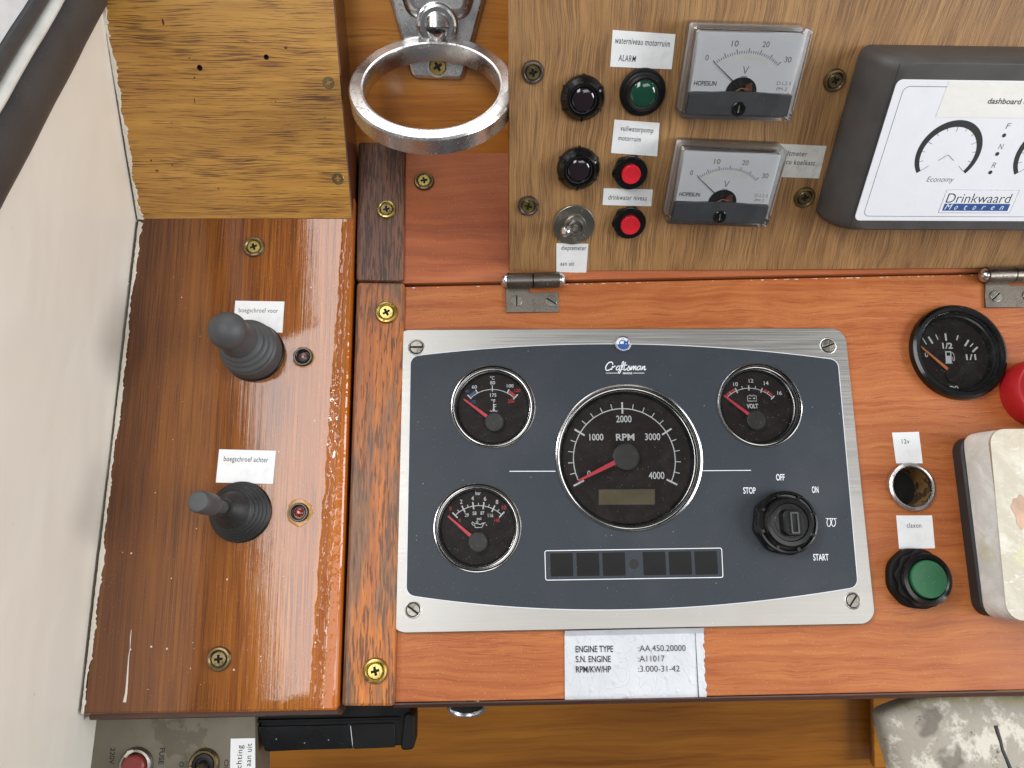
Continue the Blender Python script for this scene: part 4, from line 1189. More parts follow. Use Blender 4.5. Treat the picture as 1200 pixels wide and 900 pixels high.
m_ = MB().loft(ccw([tuple(a-n_*1.0), tuple(a+n_*1.0), tuple(b+n_*.45), tuple(b2), tuple(b-n_*.45)]), [(0, -1.6), (0, -1.2)]); part('needle', m_, M['orange'], fg)
# ================================================================ paper labels
def label_sticker(fr, quad, lines, label, mat='paper', ink='ink', group=None, th=.12, name='paper_label', rots=0, corner=.3, curl=.35):
    """quad: 4 px corners TL,TR,BR,BL; lines: (text, cx, cy, w, cap[, bold])"""
    q4 = [fr.P(*p) for p in quad]
    cx = sum(p[0] for p in q4)/4; cy = sum(p[1] for p in q4)/4
    k = Ctx(fr, cx, cy)
    loc_ = [(p[0]-cx, p[1]-cy) for p in q4]
    m = MB(); n1, n2 = 14, 10; rows_ = []
    for j in range(n2+1):
        row = []
        for i in range(n1+1):
            u_, v_ = i/n1, j/n2
            a = [loc_[0][t]*(1-u_)*(1-v_)+loc_[1][t]*u_*(1-v_)+loc_[2][t]*u_*v_+loc_[3][t]*(1-u_)*v_ for t in (0, 1)]
            lift = curl*(max(0, abs(u_-.5)-.38)*max(0, abs(v_-.5)-.3))*14
            row.append((a[0], a[1], th+lift*.6))
        rows_.append(m.ring(row))
    for a, b in zip(rows_, rows_[1:]): m.bridge(b, a, False)
    low = m.ring([(x, y, 0) for x, y in loc_])
    b_ = [rows_[0][0], rows_[0][-1], rows_[-1][-1], rows_[-1][0]]
    for i in range(4): m.quad(b_[i], b_[(i+1) % 4], low[(i+1) % 4], low[i])
    o = solid(name, label, 'label', m, M[mat], fr, cx, cy, .04, 0, group)
    t = MB()
    e = Vector(loc_[1])-Vector(loc_[0]); an = math.atan2(e.y, e.x)
    for L_ in lines:
        s_, x, y, ww, cp = L_[:5]; bo = L_[5] if len(L_) > 5 else .012; rt = L_[6] if len(L_) > 6 else 0
        k.text(t, s_, x, y, ww, cp*1.3, 0, th+.06, bold=0.004, ang=an+rt, space=1.10)
    if t.v: part('lettering', t, M[ink], o)
    return o
gp = 'white printed tape labels on the dashboard'
label_sticker(O, [(718, 35), (791.5, 40), (787, 81), (715, 78)], [("waterniveau motorruim", 753, 49, 65, 5.2, .02), ("ALARM", 735, 68.3, 20, 5.2, .02)], 'white label reading waterniveau motorruim ALARM above the green lens', group=gp)
label_sticker(O, [(720, 140), (773, 144), (770, 183), (716, 179)], [("vuilwaterpomp", 746.5, 151.3, 39, 4.6, .02), ("motorruim", 738, 162.2, 26.5, 4.4, .02)], 'white label reading vuilwaterpomp motorruim above the upper red button', group=gp)
label_sticker(O, [(707.5, 220.5), (765, 222), (763, 241.5), (706, 240)], [("drinkwater niveau", 735.5, 231.4, 45, 4.6, .02)], 'narrow white label reading drinkwater niveau between the two red buttons', group=gp)
label_sticker(O, [(652, 285), (689.5, 285.5), (687, 319.5), (652, 318.5)], [("dieptemeter", 672.5, 290.3, 29, 4.4, .015), ("aan uit", 664.7, 308.7, 16, 4, .02)], 'white label reading dieptemeter aan uit under the toggle switch', group=gp)
label_sticker(O, [(908, 168), (968.5, 171), (959.5, 209), (905, 207)], [("voltmeter", 930.5, 179.5, 31, 4.4, .015), ("accu koelkast", 935, 190, 41, 4.4, .015)], 'speckled label reading accu koelkast partly hidden by the lower meter', mat='paper_old', group=gp)
label_sticker(L, [(276, 352.5), (333.5, 353.5), (331, 390), (273, 386)], [("boegschroef voor", 303, 363.8, 46, 4.2, .005)], 'white label reading boegschroef voor behind the grey joystick', group=gp, ink='ink_grey')
label_sticker(L, [(257, 526.5), (323.5, 528.3), (320, 567), (253, 565.5)], [("boegschroef achter", 288.5, 538.2, 52, 4.6, .02)], 'white label reading boegschroef achter above the black joystick', group=gp)
label_sticker(C, [(1045, 507), (1076.5, 506), (1081, 543), (1050, 543)], [("12v", 1061, 517.3, 9, 3.8, .01)], 'small white label reading 12v above the empty chrome socket', group=gp, curl=.8)
label_sticker(C, [(1050, 604), (1092, 604), (1095.5, 642.5), (1053.5, 643)], [("claxon", 1070.8, 615.6, 17, 4, .015)], 'white label reading claxon above the green push button', group=gp)

# engine data sticker, bent over the edge of the board
ex, ey = C.P(743, 780)
EK = Ctx(C, ex, ey)
m = MB(); rr = random.Random(5); rows_ = []
nx_, ny_ = 46, 22
tl, tr, br, bl = (661.5, 738.5), (823.5, 735), (828, 812), (662, 815)
for j in range(ny_+1):
    row = []
    for i in range(nx_+1):
        u_, v_ = i/nx_, j/ny_
        px = tl[0]*(1-u_)*(1-v_)+tr[0]*u_*(1-v_)+br[0]*u_*v_+bl[0]*(1-u_)*v_
        py = tl[1]*(1-u_)*(1-v_)+tr[1]*u_*(1-v_)+br[1]*u_*v_+bl[1]*(1-u_)*v_
        if i == nx_: px += rr.uniform(-1.6, 1.2)
        h = .35+.10*math.sin(u_*9+v_*5)*math.sin(v_*11)
        if v_ < .06: h = max(h, 3.25*(1-v_/.06)**.5)
        x, y = EK.P(px, py, h if v_ >= .06 else 0.4); row.append((x, y, h))
    rows_.append(m.ring(row))
# fold over the board edge
for (py, hh) in ((817.5, .2), (820, -.6), (822.5, -1.6), (824.2, -4)):
    row = []
    for i in range(nx_+1):
        px = 662+(828-662)*i/nx_; yy = py-(px-662)/166*3.0
        if abs(px-709) < 3 or abs(px-732) < 3: yy -= 1.0
        row.append((*EK.P(px, yy+1.2, hh), hh))
    rows_.append(m.ring(row))
for a, b in zip(rows_, rows_[1:]): m.bridge(b, a, False)
es = solid('data_sticker', 'wrinkled silver engine data sticker below the instrument panel', 'sticker', m, M['sticker'], C, ex, ey, .06)
t = MB(); zt = .62
def etx(s_, x0, x1, y, cp, bo): t_ = EK; a = EK.P(x0, y, .4); b = EK.P(x1, y-(x1-x0)*.008, .4); text(t, s_, a[0], a[1], b[0], b[1], cp*EK.sc(x0, y), zt, 0, bo)
etx("ENGINE TYPE", 674.5, 718.5, 764.3, 7, .012); etx("S.N. ENGINE", 674.8, 715.8, 776, 6.8, .012); etx("RPM/KW/HP", 675, 716, 788, 6.8, .012)
etx(":AA.450.20000", 748, 803.5, 763.2, 6.6, -.004); etx(":A11017", 748, 778.8, 775.3, 6.6, -.004); etx(":3.000-31-42", 748, 796.5, 787.2, 6.6, -.004)
t.strip([EK.P(661, 741.8, .5), EK.P(814.5, 738.9, .5), EK.P(818.6, 818, .5)], .55, zt)
part('lettering', t, M['ink'], es)

# ================================================================ joysticks and their lamps
def stick(label, px, py, tip, prof, mats, htop, name='joystick'):
    """px,py: base centre on the board; tip: photo pixel of the top; prof: (dist, radius, ridge)"""
    bx_, by_ = L.P(px, py); tx_, ty_ = L.P(*tip, htop)
    t_ = thing(name, label, 'joystick', L, bx_, by_)
    ax = Vector((tx_-bx_, ty_-by_, htop))
    return t_, ax
def axis_rings(ax, prof, bendstart=.12, total=None):
    ln4 = ax.length; d = ax.normalized(); out = []
    for s_, r_ in prof:
        f = min(1, s_/(ln4*.35)); n_ = Vector((0, 0, 1)).lerp(d, f*f*(3-2*f)).normalized()
        # centre follows a gentle curve from the board normal to the stick axis
        p = d*s_
        p = Vector((p.x*f**.5, p.y*f**.5, p.z))
        out.append((p, n_, r_))
    return out
def ridges(s0, s1, r0, r1, n, dep):
    o_ = []
    for i in range(n):
        a = s0+(s1-s0)*i/n; b = s0+(s1-s0)*(i+1)/n; ra = r0+(r1-r0)*i/n
        for k in range(7):
            f = k/7; o_.append((a+(b-a)*f, ra+(r1-r0)/n*f + dep*math.sin(PI*f) - dep*.5))
    return o_
# grey joystick
ks = L.sc(300, 420)
t_, ax = stick('grey joystick with domed knob tilted to the upper left', 298.5, 413.5, (258, 380), None, None, 50)
ln4 = ax.length
m_ = MB().lathe([(17.6, .05), (17.6, 1.2), (17, 1.6)], 56, cap_top=True); part('base_ring', m_, M['black_gloss'], t_)
pr_ = [(1.5, 16.6), (2.5, 16.9), (11, 16.4), (12.2, 15.4)] + ridges(12.2, 24, 15.6, 10.8, 3, 2.1) + [(24.2, 10.0), (25, 9.4)]
m_ = MB().sweep(axis_rings(ax, pr_), 56, True); part('rubber_boot', m_, M['rubber'], t_)
kp_ = [(22, 10.6), (25, 10.5), (29, 10.0), (33, 9.5), (36, 9.5), (38, 9.8)]
R0 = 10.3; cz = ln4-R0
kp_ += [(cz+R0*math.sin(a), R0*math.cos(a)) for a in [(-.35+(.35+PI/2*.985)*i/14) for i in range(15)] if cz+R0*math.sin(a) > 38.2]
m_ = MB().sweep(axis_rings(ax, kp_), 48, True); part('knob', m_, M['rubber'], t_)
# black joystick
t_, ax = stick('black joystick with bellows and slim flat ended handle', 282.5, 600, (231.5, 587.5), None, None, 52)
ln4 = ax.length
m_ = MB().lathe([(17.2, .05), (17.2, 1.0), (16.4, 1.6)], 56, cap_top=True); part('base_ring', m_, M['black'], t_)
pr_ = [(1.2, 16.6)] + ridges(1.6, 13, 16.8, 10.6, 5, 1.4) + [(13.4, 10.2), (15, 9.6), (18, 7.8), (20.5, 6.2), (21.5, 5.6), (22.5, 4.9), (24, 4.7)]
m_ = MB().sweep(axis_rings(ax, pr_), 56, True); part('rubber_boot', m_, M['rubber_dk'], t_)
m_ = MB().sweep(axis_rings(ax, [(21, 3.4), (34, 3.3), (36, 3.2)]), 32, True); part('stem', m_, M['rubber'], t_)
m_ = MB().sweep(axis_rings(ax, [(34, 3.6), (35, 5.0), (37, 5.6), (37.4, 5.1), (38.4, 5.1), (38.8, 5.7), (46, 5.8), (ln4-1.2, 5.6), (ln4-.3, 5.1), (ln4, 4.5)]), 40, True); part('handle', m_, M['rubber'], t_)

def led(label, px, py, lens, glue):
    x, y = L.P(px, py); k = L.sc(px, py)
    o = thing('pilot_lamp', label, 'pilot lamp', L, x, y, group='small round lamps beside the joysticks')
    rr = random.Random(px)
    gl = [((15.5 if glue else 13)*k*(1+rr.uniform(-.10, .12))*math.cos(a), (15.5 if glue else 13)*k*(1+rr.uniform(-.10, .12))*math.sin(a)) for a in [2*PI*i/22 for i in range(22)]]
    m = MB().loft(gl, [(0, .02), (.3, .35), (1.3, .5)]); part('glue_blob', m, M['amber'], o)
    m = MB().lathe([(11.3*k, .3), (11.3*k, 2.2), (10.4*k, 2.9), (9.0*k, 2.9), (7.6*k, 1.6), (7.2*k, .8)], 40); part('bezel', m, M['black_gloss'], o)
    m = MB().lathe([(8.1*k, 2.2), (7.9*k, 2.5), (7.6*k, 2.3)], 40); part('rim', m, M['steel'], o)
    m = MB().lathe([(5.6*k, .4), (5.2*k, 1.6), (3.6*k, 2.2), (1.4*k, 2.45)], 32, cap_top=True); part('lens', m, M[lens], o)
    m = MB().poly(circ(0, 0, 7.6*k, 24), .5); part('well', m, M['recess'], o)
led('small black rimmed lamp with cloudy lens right of the grey joystick', 356, 419, 'lens_dim', False)
led('small black rimmed lamp with red lens in amber glue right of the black joystick', 351, 600.5, 'lens_red', True)

# ================================================================ things on the oak panel
def pilot(label, px, py, R, lens, ribs, H_=7):
    x, y = O.P(px, py, 5); k = O.sc(px, py, 5); r = R*k
    o = thing('indicator_light', label, 'indicator light', O, x, y, group='round black rimmed lenses on the oak panel')
    if ribs:
        m = MB().lathe([(r*.97, .05), (r, .8), (r, 2.4), (r*.93, 4.2), (r*.80, H_*.78), (r*.74, H_), (r*.68, H_), (r*.63, H_*.8), (r*.60, H_*.62)], 64); part('collar', m, M['black_gloss'], o)
        m = MB()
        for i in range(6):
            a = PI/2+i*PI/3; c_, s_ = math.cos(a), math.sin(a)
            rg = [(r*1.04, .1), (r*1.04, 2.8), (r*.95, 4.8), (r*.80, H_*.86), (r*.80, .1)]
            A = m.ring([(q_*c_-.55*s_, q_*s_+.55*c_, z) for q_, z in rg]); B = m.ring([(q_*c_+.55*s_, q_*s_-.55*c_, z) for q_, z in rg])
            m.bridge(A, B); m.cap(A); m.cap(B, True)
        part('grip_ribs', m, M['black_gloss'], o, kind='stuff')
    else:
        m = MB().lathe([(r, .05), (r, 1.6), (r*.96, 2.4), (r*.90, 2.5), (r*.88, 3.6), (r*.84, 4.0), (r*.80, 4.1), (r*.78, 5.4), (r*.70, 6), (r*.62, 5.8), (r*.60, 5.2)], 64); part('collar', m, M['black'], o)
    q_ = r*.61; zb = H_*.62 if ribs else 5.0
    m = MB().lathe([(q_, zb), (q_*.9, zb+.9), (q_*.66, zb+1.7), (q_*.3, zb+2.1)], 40, cap_top=True); part('lens', m, M[lens], o)
    m = MB().lathe([(q_*1.03, zb+.25), (q_*.98, zb+.45), (q_*.94, zb+.3)], 40); part('lens_rim', m, M['rubber'], o)
pilot('round dark purple lens in a ribbed black collar left of the green lens', 683.5, 117, 26, 'lens_purple', True)
pilot('round dark purple lens in a ribbed black collar above the toggle switch', 678.5, 200, 25.3, 'lens_purple', True)
pilot('round dark green lens with smooth black rim under the ALARM label', 754.5, 110.5, 27, 'lens_green', False)
def redbtn(label, px, py, R, bx, by):
    x, y = O.P(px, py, 3); k = O.sc(px, py, 3); r = R*k
    o = thing('push_button', label, 'push button', O, x, y, group='two red push buttons on the oak panel')
    hx_ = MB().loft([(1.12*r*math.cos(a)-1.0, 1.12*r*math.sin(a)+.8) for a in [i*PI/3 for i in range(6)]], [(0, .04), (0, 1.2), (.3, 1.5)])
    hx_ = MB().loft(rnd([(r*1.06*math.cos(a)-.6, r*1.06*math.sin(a)+.3) for a in [i*PI/3+.2 for i in range(6)]], 2.5, 4), [(0, .04), (0, 1.4), (.3, 1.7)])
    part('nut', hx_, M['black'], o)
    m = MB().lathe([(r*.99, 1.2), (r, 3.4), (r*.96, 4.0), (r*.64, 4.0), (r*.60, 3.3)], 56, cap_top=True); part('collar', m, M['black_gloss'], o)
    q_ = 11.2*k; tx, ty = O.P(bx, by, 6.4); tx -= x; ty -= y
    m = MB().lathe([(q_, 3.2), (q_, 6.0), (q_*.94, 6.5), (q_*.8, 6.55), (q_*.5, 6.3)], 48, (tx*.6, ty*.6, 0), cap_top=True); part('cap', m, M['redbtn'], o)
redbtn('red push button on a black collar just above the drinkwater label', 739, 203, 19.6, 740, 205)
redbtn('red push button on a black collar just below the drinkwater label', 738, 262, 18.8, 739, 265)
# toggle switch
x, y = O.P(672.5, 264, 1); k = O.sc(672, 264)
tg = thing('toggle_switch', 'steel toggle switch with large round washer on the oak panel', 'toggle switch', O, x, y)
m_ = MB().lathe([(24.2*k, .04), (24.2*k, 1.1), (23.6*k, 1.4), (12*k, 1.4)], 56, cap_top=True); part('washer', m_, M['steel'], tg)
m_ = MB().lathe([(13.2*k, 1.4), (13.2*k, 2.4), (12*k, 3.2), (9.6*k, 3.4), (9.2*k, 3.0)], 40, (.6, .2, 0)); m_.lathe([(9.4*k, 3), (9.4*k, 6), (8.6*k, 6.6), (7.4*k, 6.6), (6*k, 5)], 40, (.7, .3, 0), cap_top=True)
part('threaded_collar', m_, M['steel'], tg)
tx, ty = O.P(661.5, 271.5, 15); d = Vector((tx-x, ty-y, 15))-Vector((.8, .2, 4.5)); l4 = d.length; d.normalize(); b0 = Vector((.8, .2, 4.5))
m_ = MB().sweep([(b0+d*a, d, r_) for a, r_ in ((0, 1.6), (3, 1.75), (l4-4.2, 2.2), (l4-2.2, 3.0), (l4-.8, 3.1), (l4+.3, 2.5), (l4+.8, 1.3))], 28, True); part('lever', m_, M['chrome_old'], tg)

# ---------------------------------------------------------------- voltmeters
MH = 16.0
def meter_make(label, q):
    """q: px corners of the front face TL TR BR BL"""
    c4 = [O.P(*p, MH) for p in q]
    cx_ = sum(p[0] for p in c4)/4; cy_ = sum(p[1] for p in c4)/4
    W = (math.dist(c4[0], c4[1])+math.dist(c4[3], c4[2]))/2; Hh = (math.dist(c4[0], c4[3])+math.dist(c4[1], c4[2]))/2
    e = Vector(c4[1])-Vector(c4[0]); e2 = Vector(c4[2])-Vector(c4[3]); rot = (math.atan2(e.y, e.x)+math.atan2(e2.y, e2.x))/2
    return cx_, cy_, W, Hh, rot
cx_, cy_, MW, MHH, rot = meter_make('', [(811, 30), (954, 34), (930, 143), (799, 140)])
cx2, cy2, MW2, MHH2, rot2 = meter_make('', [(794, 171), (921, 177), (904, 268), (785, 264)])
W = (MW+MW2)/2; HH = (MHH+MHH2)/2
vm = thing('voltmeter', 'upper clear cased analogue voltmeter with needle at zero', 'voltmeter', O, cx_, cy_, 0, rot, 'two analogue voltmeters on the oak panel')
w2_, h2 = W/2, HH/2
ro_ = rnd(rect(0, 0, W, HH), 2.6, 5)
zb = -h2+HH*.31      # top of the black lower part
m_ = MB().loft(offset(ro_, 1.4), [(0, .05), (0, 4.2)]); part('back_tray', m_, M['dial_white'], vm)
m_ = MB()
m_.plate(ro_, [rnd(rect(0, 0, W-4.4, HH-4.4), 1.6, 4)], .1, MH-.9, bev=.8)
part('case_side', m_, M['acrylic_edge'], vm)
m_ = MB(); m_.loft(offset(ro_, .5), [(0, MH-.9), (.2, MH-.2), (.9, MH)], cap_bot=False); part('case_front', m_, M['acrylic'], vm)
DZM = 14.2
m_ = MB().loft(rect(0, (zb+h2-3)/2, W-7, h2-3-zb), [(0, DZM-.6), (0, DZM)]); part('dial', m_, M['dial_white'], vm)
# black lower cover with a curved top and adjusting screw
lo = [(-w2_+3, -h2+2.6), (w2_-3, -h2+2.6), (w2_-3, zb-1.0)] + [(w2_-3-(W-6)*i/16, zb-1.0+1.6*math.sin(PI*i/16)) for i in range(1, 16)] + [(-w2_+3, zb-1.0)]
m_ = MB().loft(ccw(lo), [(0, DZM-2), (0, DZM+1.0), (.4, DZM+1.4)]); part('lower_cover', m_, M['meter_black'], vm)
m_ = MB().lathe([(W*.062, DZM+1.3), (W*.062, MH+.3), (W*.055, MH+.7), (W*.04, MH+.7), (W*.036, MH+.1)], 32, (0, -h2+HH*.135, 0), cap_top=True)
part('screw_well', m_, M['black_gloss'], vm)
m_ = MB().loft(rect(0, -h2+HH*.135, W*.012, W*.06), [(0, MH+.1), (0, MH+.45)]); part('adjusting_slot', m_, M['steel'], vm)
pc = (0, -h2+HH*.30); RS = HH*.515
sc_ = MB()
sx_ = .98
def mp(deg, r_): a = rad(deg); return (pc[0]+r_*math.sin(a)*1.08, pc[1]+r_*math.cos(a)*.93)
for i in range(31):
    a = -44+88*i/30; b5 = i % 5 == 0; r1 = 1.0 if b5 else .95
    sc_.strip([mp(a, RS*.89), mp(a, RS*r1)], .34 if not b5 else .42, DZM+.06)
for t_, a in (("0", -47), ("10", -16), ("20", 16), ("30", 47)):
    x, y = mp(a, RS*1.13); wd_ = 1.7 if t_ == "0" else 3.5
    text(sc_, t_, x-wd_/2, y-1.2, x+wd_/2, y-1.2, 2.7, DZM+.06, 0, .0)
text(sc_, "V", -1.5, pc[1]+RS*.40, 1.7, pc[1]+RS*.40, 4.0, DZM+.06, 0, -.008); sc_.strip([(-1.6, pc[1]+RS*.355), (1.6, pc[1]+RS*.355)], .3, DZM+.06)
text(sc_, "D.L2.5", w2_-12.5, zb+4.2, w2_-5, zb+4.2, 1.7, DZM+.06, .1, -.01); text(sc_, "PM-2", w2_-12, zb+1.3, w2_-6.5, zb+1.3, 1.7, DZM+.06, .1, -.01)
part('scale', sc_, M['ink_grey'], vm)
hs = MB(); text(hs, "HOPESUN", -w2_+4.8, zb+3.0, -w2_+16.8, zb+3.0, 2.2, DZM+.06, .05, .02); part('maker_name', hs, M['ink'], vm)
ar = MB(); ar.strip([mp(-40+80*i/30, RS*.80) for i in range(31)], .9, DZM+.07); part('pale_arc', ar, M['arc_white'], vm)
hb = MB().loft([(W*.135*math.cos(PI*i/24), zb+W*.125*math.sin(PI*i/24)) for i in range(25)]+[(-W*.15, zb-2), (W*.15, zb-2)], [(0, DZM-.1), (0, DZM+.2)]); part('movement_opening', hb, M['recess'], vm)
cp_ = MB(); cp_.loft([(1.2, zb+1), (5.5, zb+1), (4.5, zb+5.2), (1.5, zb+4.2)], [(0, DZM+.2), (0, DZM+1.4)]); cp_.tube([(-3.5, zb+.8, DZM+1.5), (-1, zb+2.4, DZM+1.8), (3, zb+2, DZM+1.6)], .35); part('coil', cp_, M['copper'], vm)
nd = MB(); a_ = mp(-44.5, RS*.98); nd.strip([(-1.2, zb+1.2), (-4.2, zb+4.6), a_], [.7, .55, .26], DZM+1.2); part('needle', nd, M['ink'], vm)
cp2 = copy_tree(vm); cp2.matrix_world = O.mat(cx2, cy2, 0, rot2)
cp2['label'] = 'lower clear cased analogue voltmeter overlapping the accu koelkast label'

# ---------------------------------------------------------------- dark grey display unit
DH = 26.0
T_ = [O.P(*p, DH) for p in ((1052, 76), (997, 268))]      # seam line on the front
bl_ = O.P(962, 268, 5); tl_ = O.P(1000, 74, 5)
du = thing('display_unit', 'large dark grey plastic display unit with white front and round scales', 'display', O, *O.P(1100, 170, 0))
dx0, dy0 = O.P(1100, 170, 0); D = Ctx(O, dx0, dy0); OFF[du.name] = (0, 0, 0)
fTL = D.P(1037, 70, DH); fBL = D.P(987, 271, DH); fTR = D.P(1520, 60, DH); fBR = D.P(1520, 288, DH)
wdt_ = 300
y1_ = fTL[1]; y0_ = fBL[1]; x0_ = (fTL[0]+fBL[0])/2
bxl = (D.P(1004, 66, 3)[0]+D.P(958, 262, 3)[0])/2
body = rnd([(bxl, y0_-2), (bxl+wdt_, y0_-2), (bxl+wdt_, y1_+2), (bxl, y1_+2)], 6, 6)
m_ = MB(); lay = [(0, .05), (0, 4)] + [(9*(1-math.cos(a))*1.25, 4+(DH-4)*math.sin(a)) for a in [PI/2*i/8 for i in range(1, 9)]]
# side slopes only to the left and slightly elsewhere: scale insets
prev = None
for ins, z in lay:
    o_ = [(x + ins*(1 if x < bxl+wdt_/2 else -1)*1.35, y + (-ins*.32 if y > (y0_+y1_)/2 else ins*.32)) for x, y in body]
    r_ = m_.ring([(x, y, z) for x, y in o_])
    if prev: m_.bridge(prev, r_)
    prev = r_
m_.cap(prev)
part('casing', m_, M['casing'], du)
sxm = (D.P(1052, 76, DH)[0]+D.P(997, 268, DH)[0])/2
m_ = MB(); m_.strip([(sxm, y0_+1.8), (sxm, y1_-1.8)], .35, DH+.04); part('seam', m_, M['recess'], du)
ZF = DH+.25
pl = [D.P(1003, 258.5, ZF), D.P(1520, 280, ZF), D.P(1520, 72, ZF), D.P(1049.5, 93, ZF)]
xl = (pl[0][0]+pl[3][0])/2; yb_, yt_ = pl[0][1], pl[3][1]
plq = rnd([(xl, yb_), (xl+260, yb_), (xl+260, yt_), (xl, yt_)], 3.2, 6)
m_ = MB().loft(plq, [(0, DH-.1), (0, ZF-.1), (.2, ZF)]); fp_ = part('front_foil', m_, M['foil'], du)
m_ = MB(); iq = rnd([(xl+4.4, yb_+2.6), (xl+255, yb_+2.6), (xl+255, yt_-3.2), (xl+4.4, yt_-3.2)], 3.4, 6); m_.plate(iq, [offset(iq, .3)], ZF, ZF+.03); part('border_line', m_, M['ink_grey'], fp_)
def dial_arc(cx, cy, rpx, hands=True):
    c_ = D.P(cx, cy, ZF); k = D.sc(cx, cy, ZF); R_ = rpx*k; z = ZF+.05
    m = MB(); n = 60; wds = [k*(4.6+3.0*math.sin(PI*(i/n))) for i in range(n+1)]
    m.strip([ang_pt(c_, R_, -128+256*i/n) for i in range(n+1)], wds, z)
    part('thick_arc', m, M['ink'], fp_)
    t = MB()
    for i in range(13):
        a = -128+256*i/12; lg_ = i in (0, 3, 6, 9, 12)
        tick(t, c_, R_*(.66 if i in (0, 12) else .74 if lg_ else .80), R_*.93, a, .28, z)
    if hands: t.strip([D.P(1099.3, 188.3, ZF), D.P(1110.8, 181.3, ZF), D.P(1117.6, 188.3, ZF)], .35, z)
    part('fine_scale', t, M['ink_grey'], fp_)
dial_arc(1111, 180.5, 34.5); dial_arc(1228, 182, 35, False)
t = MB(); z = ZF+.05
D.text(t, "Economy", 1102, 210, 31, 6.2, ZF, z, .15, -.005)
for ch, x, y in (("F", 1181.7, 147.6), ("N", 1172.8, 171.8), ("R", 1164.9, 193.5)): D.text(t, ch, x, y, 4.6, 6.2, ZF, z, .1, -.005)
part('lettering', t, M['ink_grey'], fp_)
t = MB()
for x, y in ((1176.6, 158.7), (1168.6, 180.4), (1160.5, 202)): t.poly(circ(*D.P(x, y, ZF), 2.3*D.sc(x, y, ZF), 18), z)
part('dots', t, M['ink'], fp_)
# maker's plate with wordmark
lq = [D.P(1100.5, 249.2, ZF), D.P(1184.6, 250, ZF), D.P(1193, 222.4, ZF), D.P(1108.6, 222, ZF)]
lx0 = (lq[0][0]+lq[3][0])/2; lx1 = (lq[1][0]+lq[2][0])/2; ly0 = lq[0][1]; ly1 = lq[3][1]
m_ = MB().loft([(lx0, ly0), (lx1, ly0), (lx1, ly1), (lx0, ly1)], [(0, ZF), (0, ZF+.12)]); lp_ = part('maker_plate', m_, M['foil'], du)
m_ = MB(); m_.plate([(lx0, ly0), (lx1, ly0), (lx1, ly1), (lx0, ly1)], [[(lx0+.15, ly0+.15), (lx1-.15, ly0+.15), (lx1-.15, ly1-.15), (lx0+.15, ly1-.15)]], ZF+.12, ZF+.14); part('border_line', m_, M['ink_grey'], lp_)
hy_ = ly1-ly0; wx_ = lx1-lx0
m_ = MB(); text(m_, "Drinkwaard", lx0+wx_*.045, ly0+hy_*.44, lx0+wx_*.93, ly0+hy_*.44, hy_*.40, ZF+.16, 0, -.006)
part('wordmark', m_, M['ink'], lp_)
m_ = MB(); m_.poly([(lx0+wx_*.04, ly0+hy_*.09), (lx0+wx_*.955, ly0+hy_*.09), (lx0+wx_*.955, ly0+hy_*.40), (lx0+wx_*.04, ly0+hy_*.40)], ZF+.15); part('blue_bar', m_, M['logo_blue'], lp_)
m_ = MB()
for i, ch in enumerate("Motoren"):
    fx = lx0+wx_*(.065+i*.128); ww = wx_*(.075 if ch in 'M' else .04); text(m_, ch, fx, ly0+hy_*.145, fx+ww, ly0+hy_*.145, hy_*.24, ZF+.17, .25, .0)
part('bar_lettering', m_, M['foil'], lp_)
# cream tape label on the display
q4 = [D.P(1109.5, 94.7, ZF), D.P(1098.5, 136.8, ZF)]
tx0 = (q4[0][0]+q4[1][0])/2+.2
m_ = MB().loft([(tx0-.3, q4[1][1]), (tx0+120, q4[1][1]-.6), (tx0+120, q4[0][1]-.4), (tx0+.3, q4[0][1])], [(0, ZF+.04), (0, ZF+.14)])
tl4 = solid('paper_label', 'cream tape label reading dashboard electric on the dark grey display unit', 'label', m_, M['tape_cream'], O, dx0, dy0, 0, 0, gp)
t = MB(); a = D.P(1156.5, 121.3, ZF); text(t, "dashboard electric", a[0], a[1], a[0]+32.5, a[1]-.2, 2.7, ZF+.18, 0, .015); part('lettering', t, M['ink'], tl4)

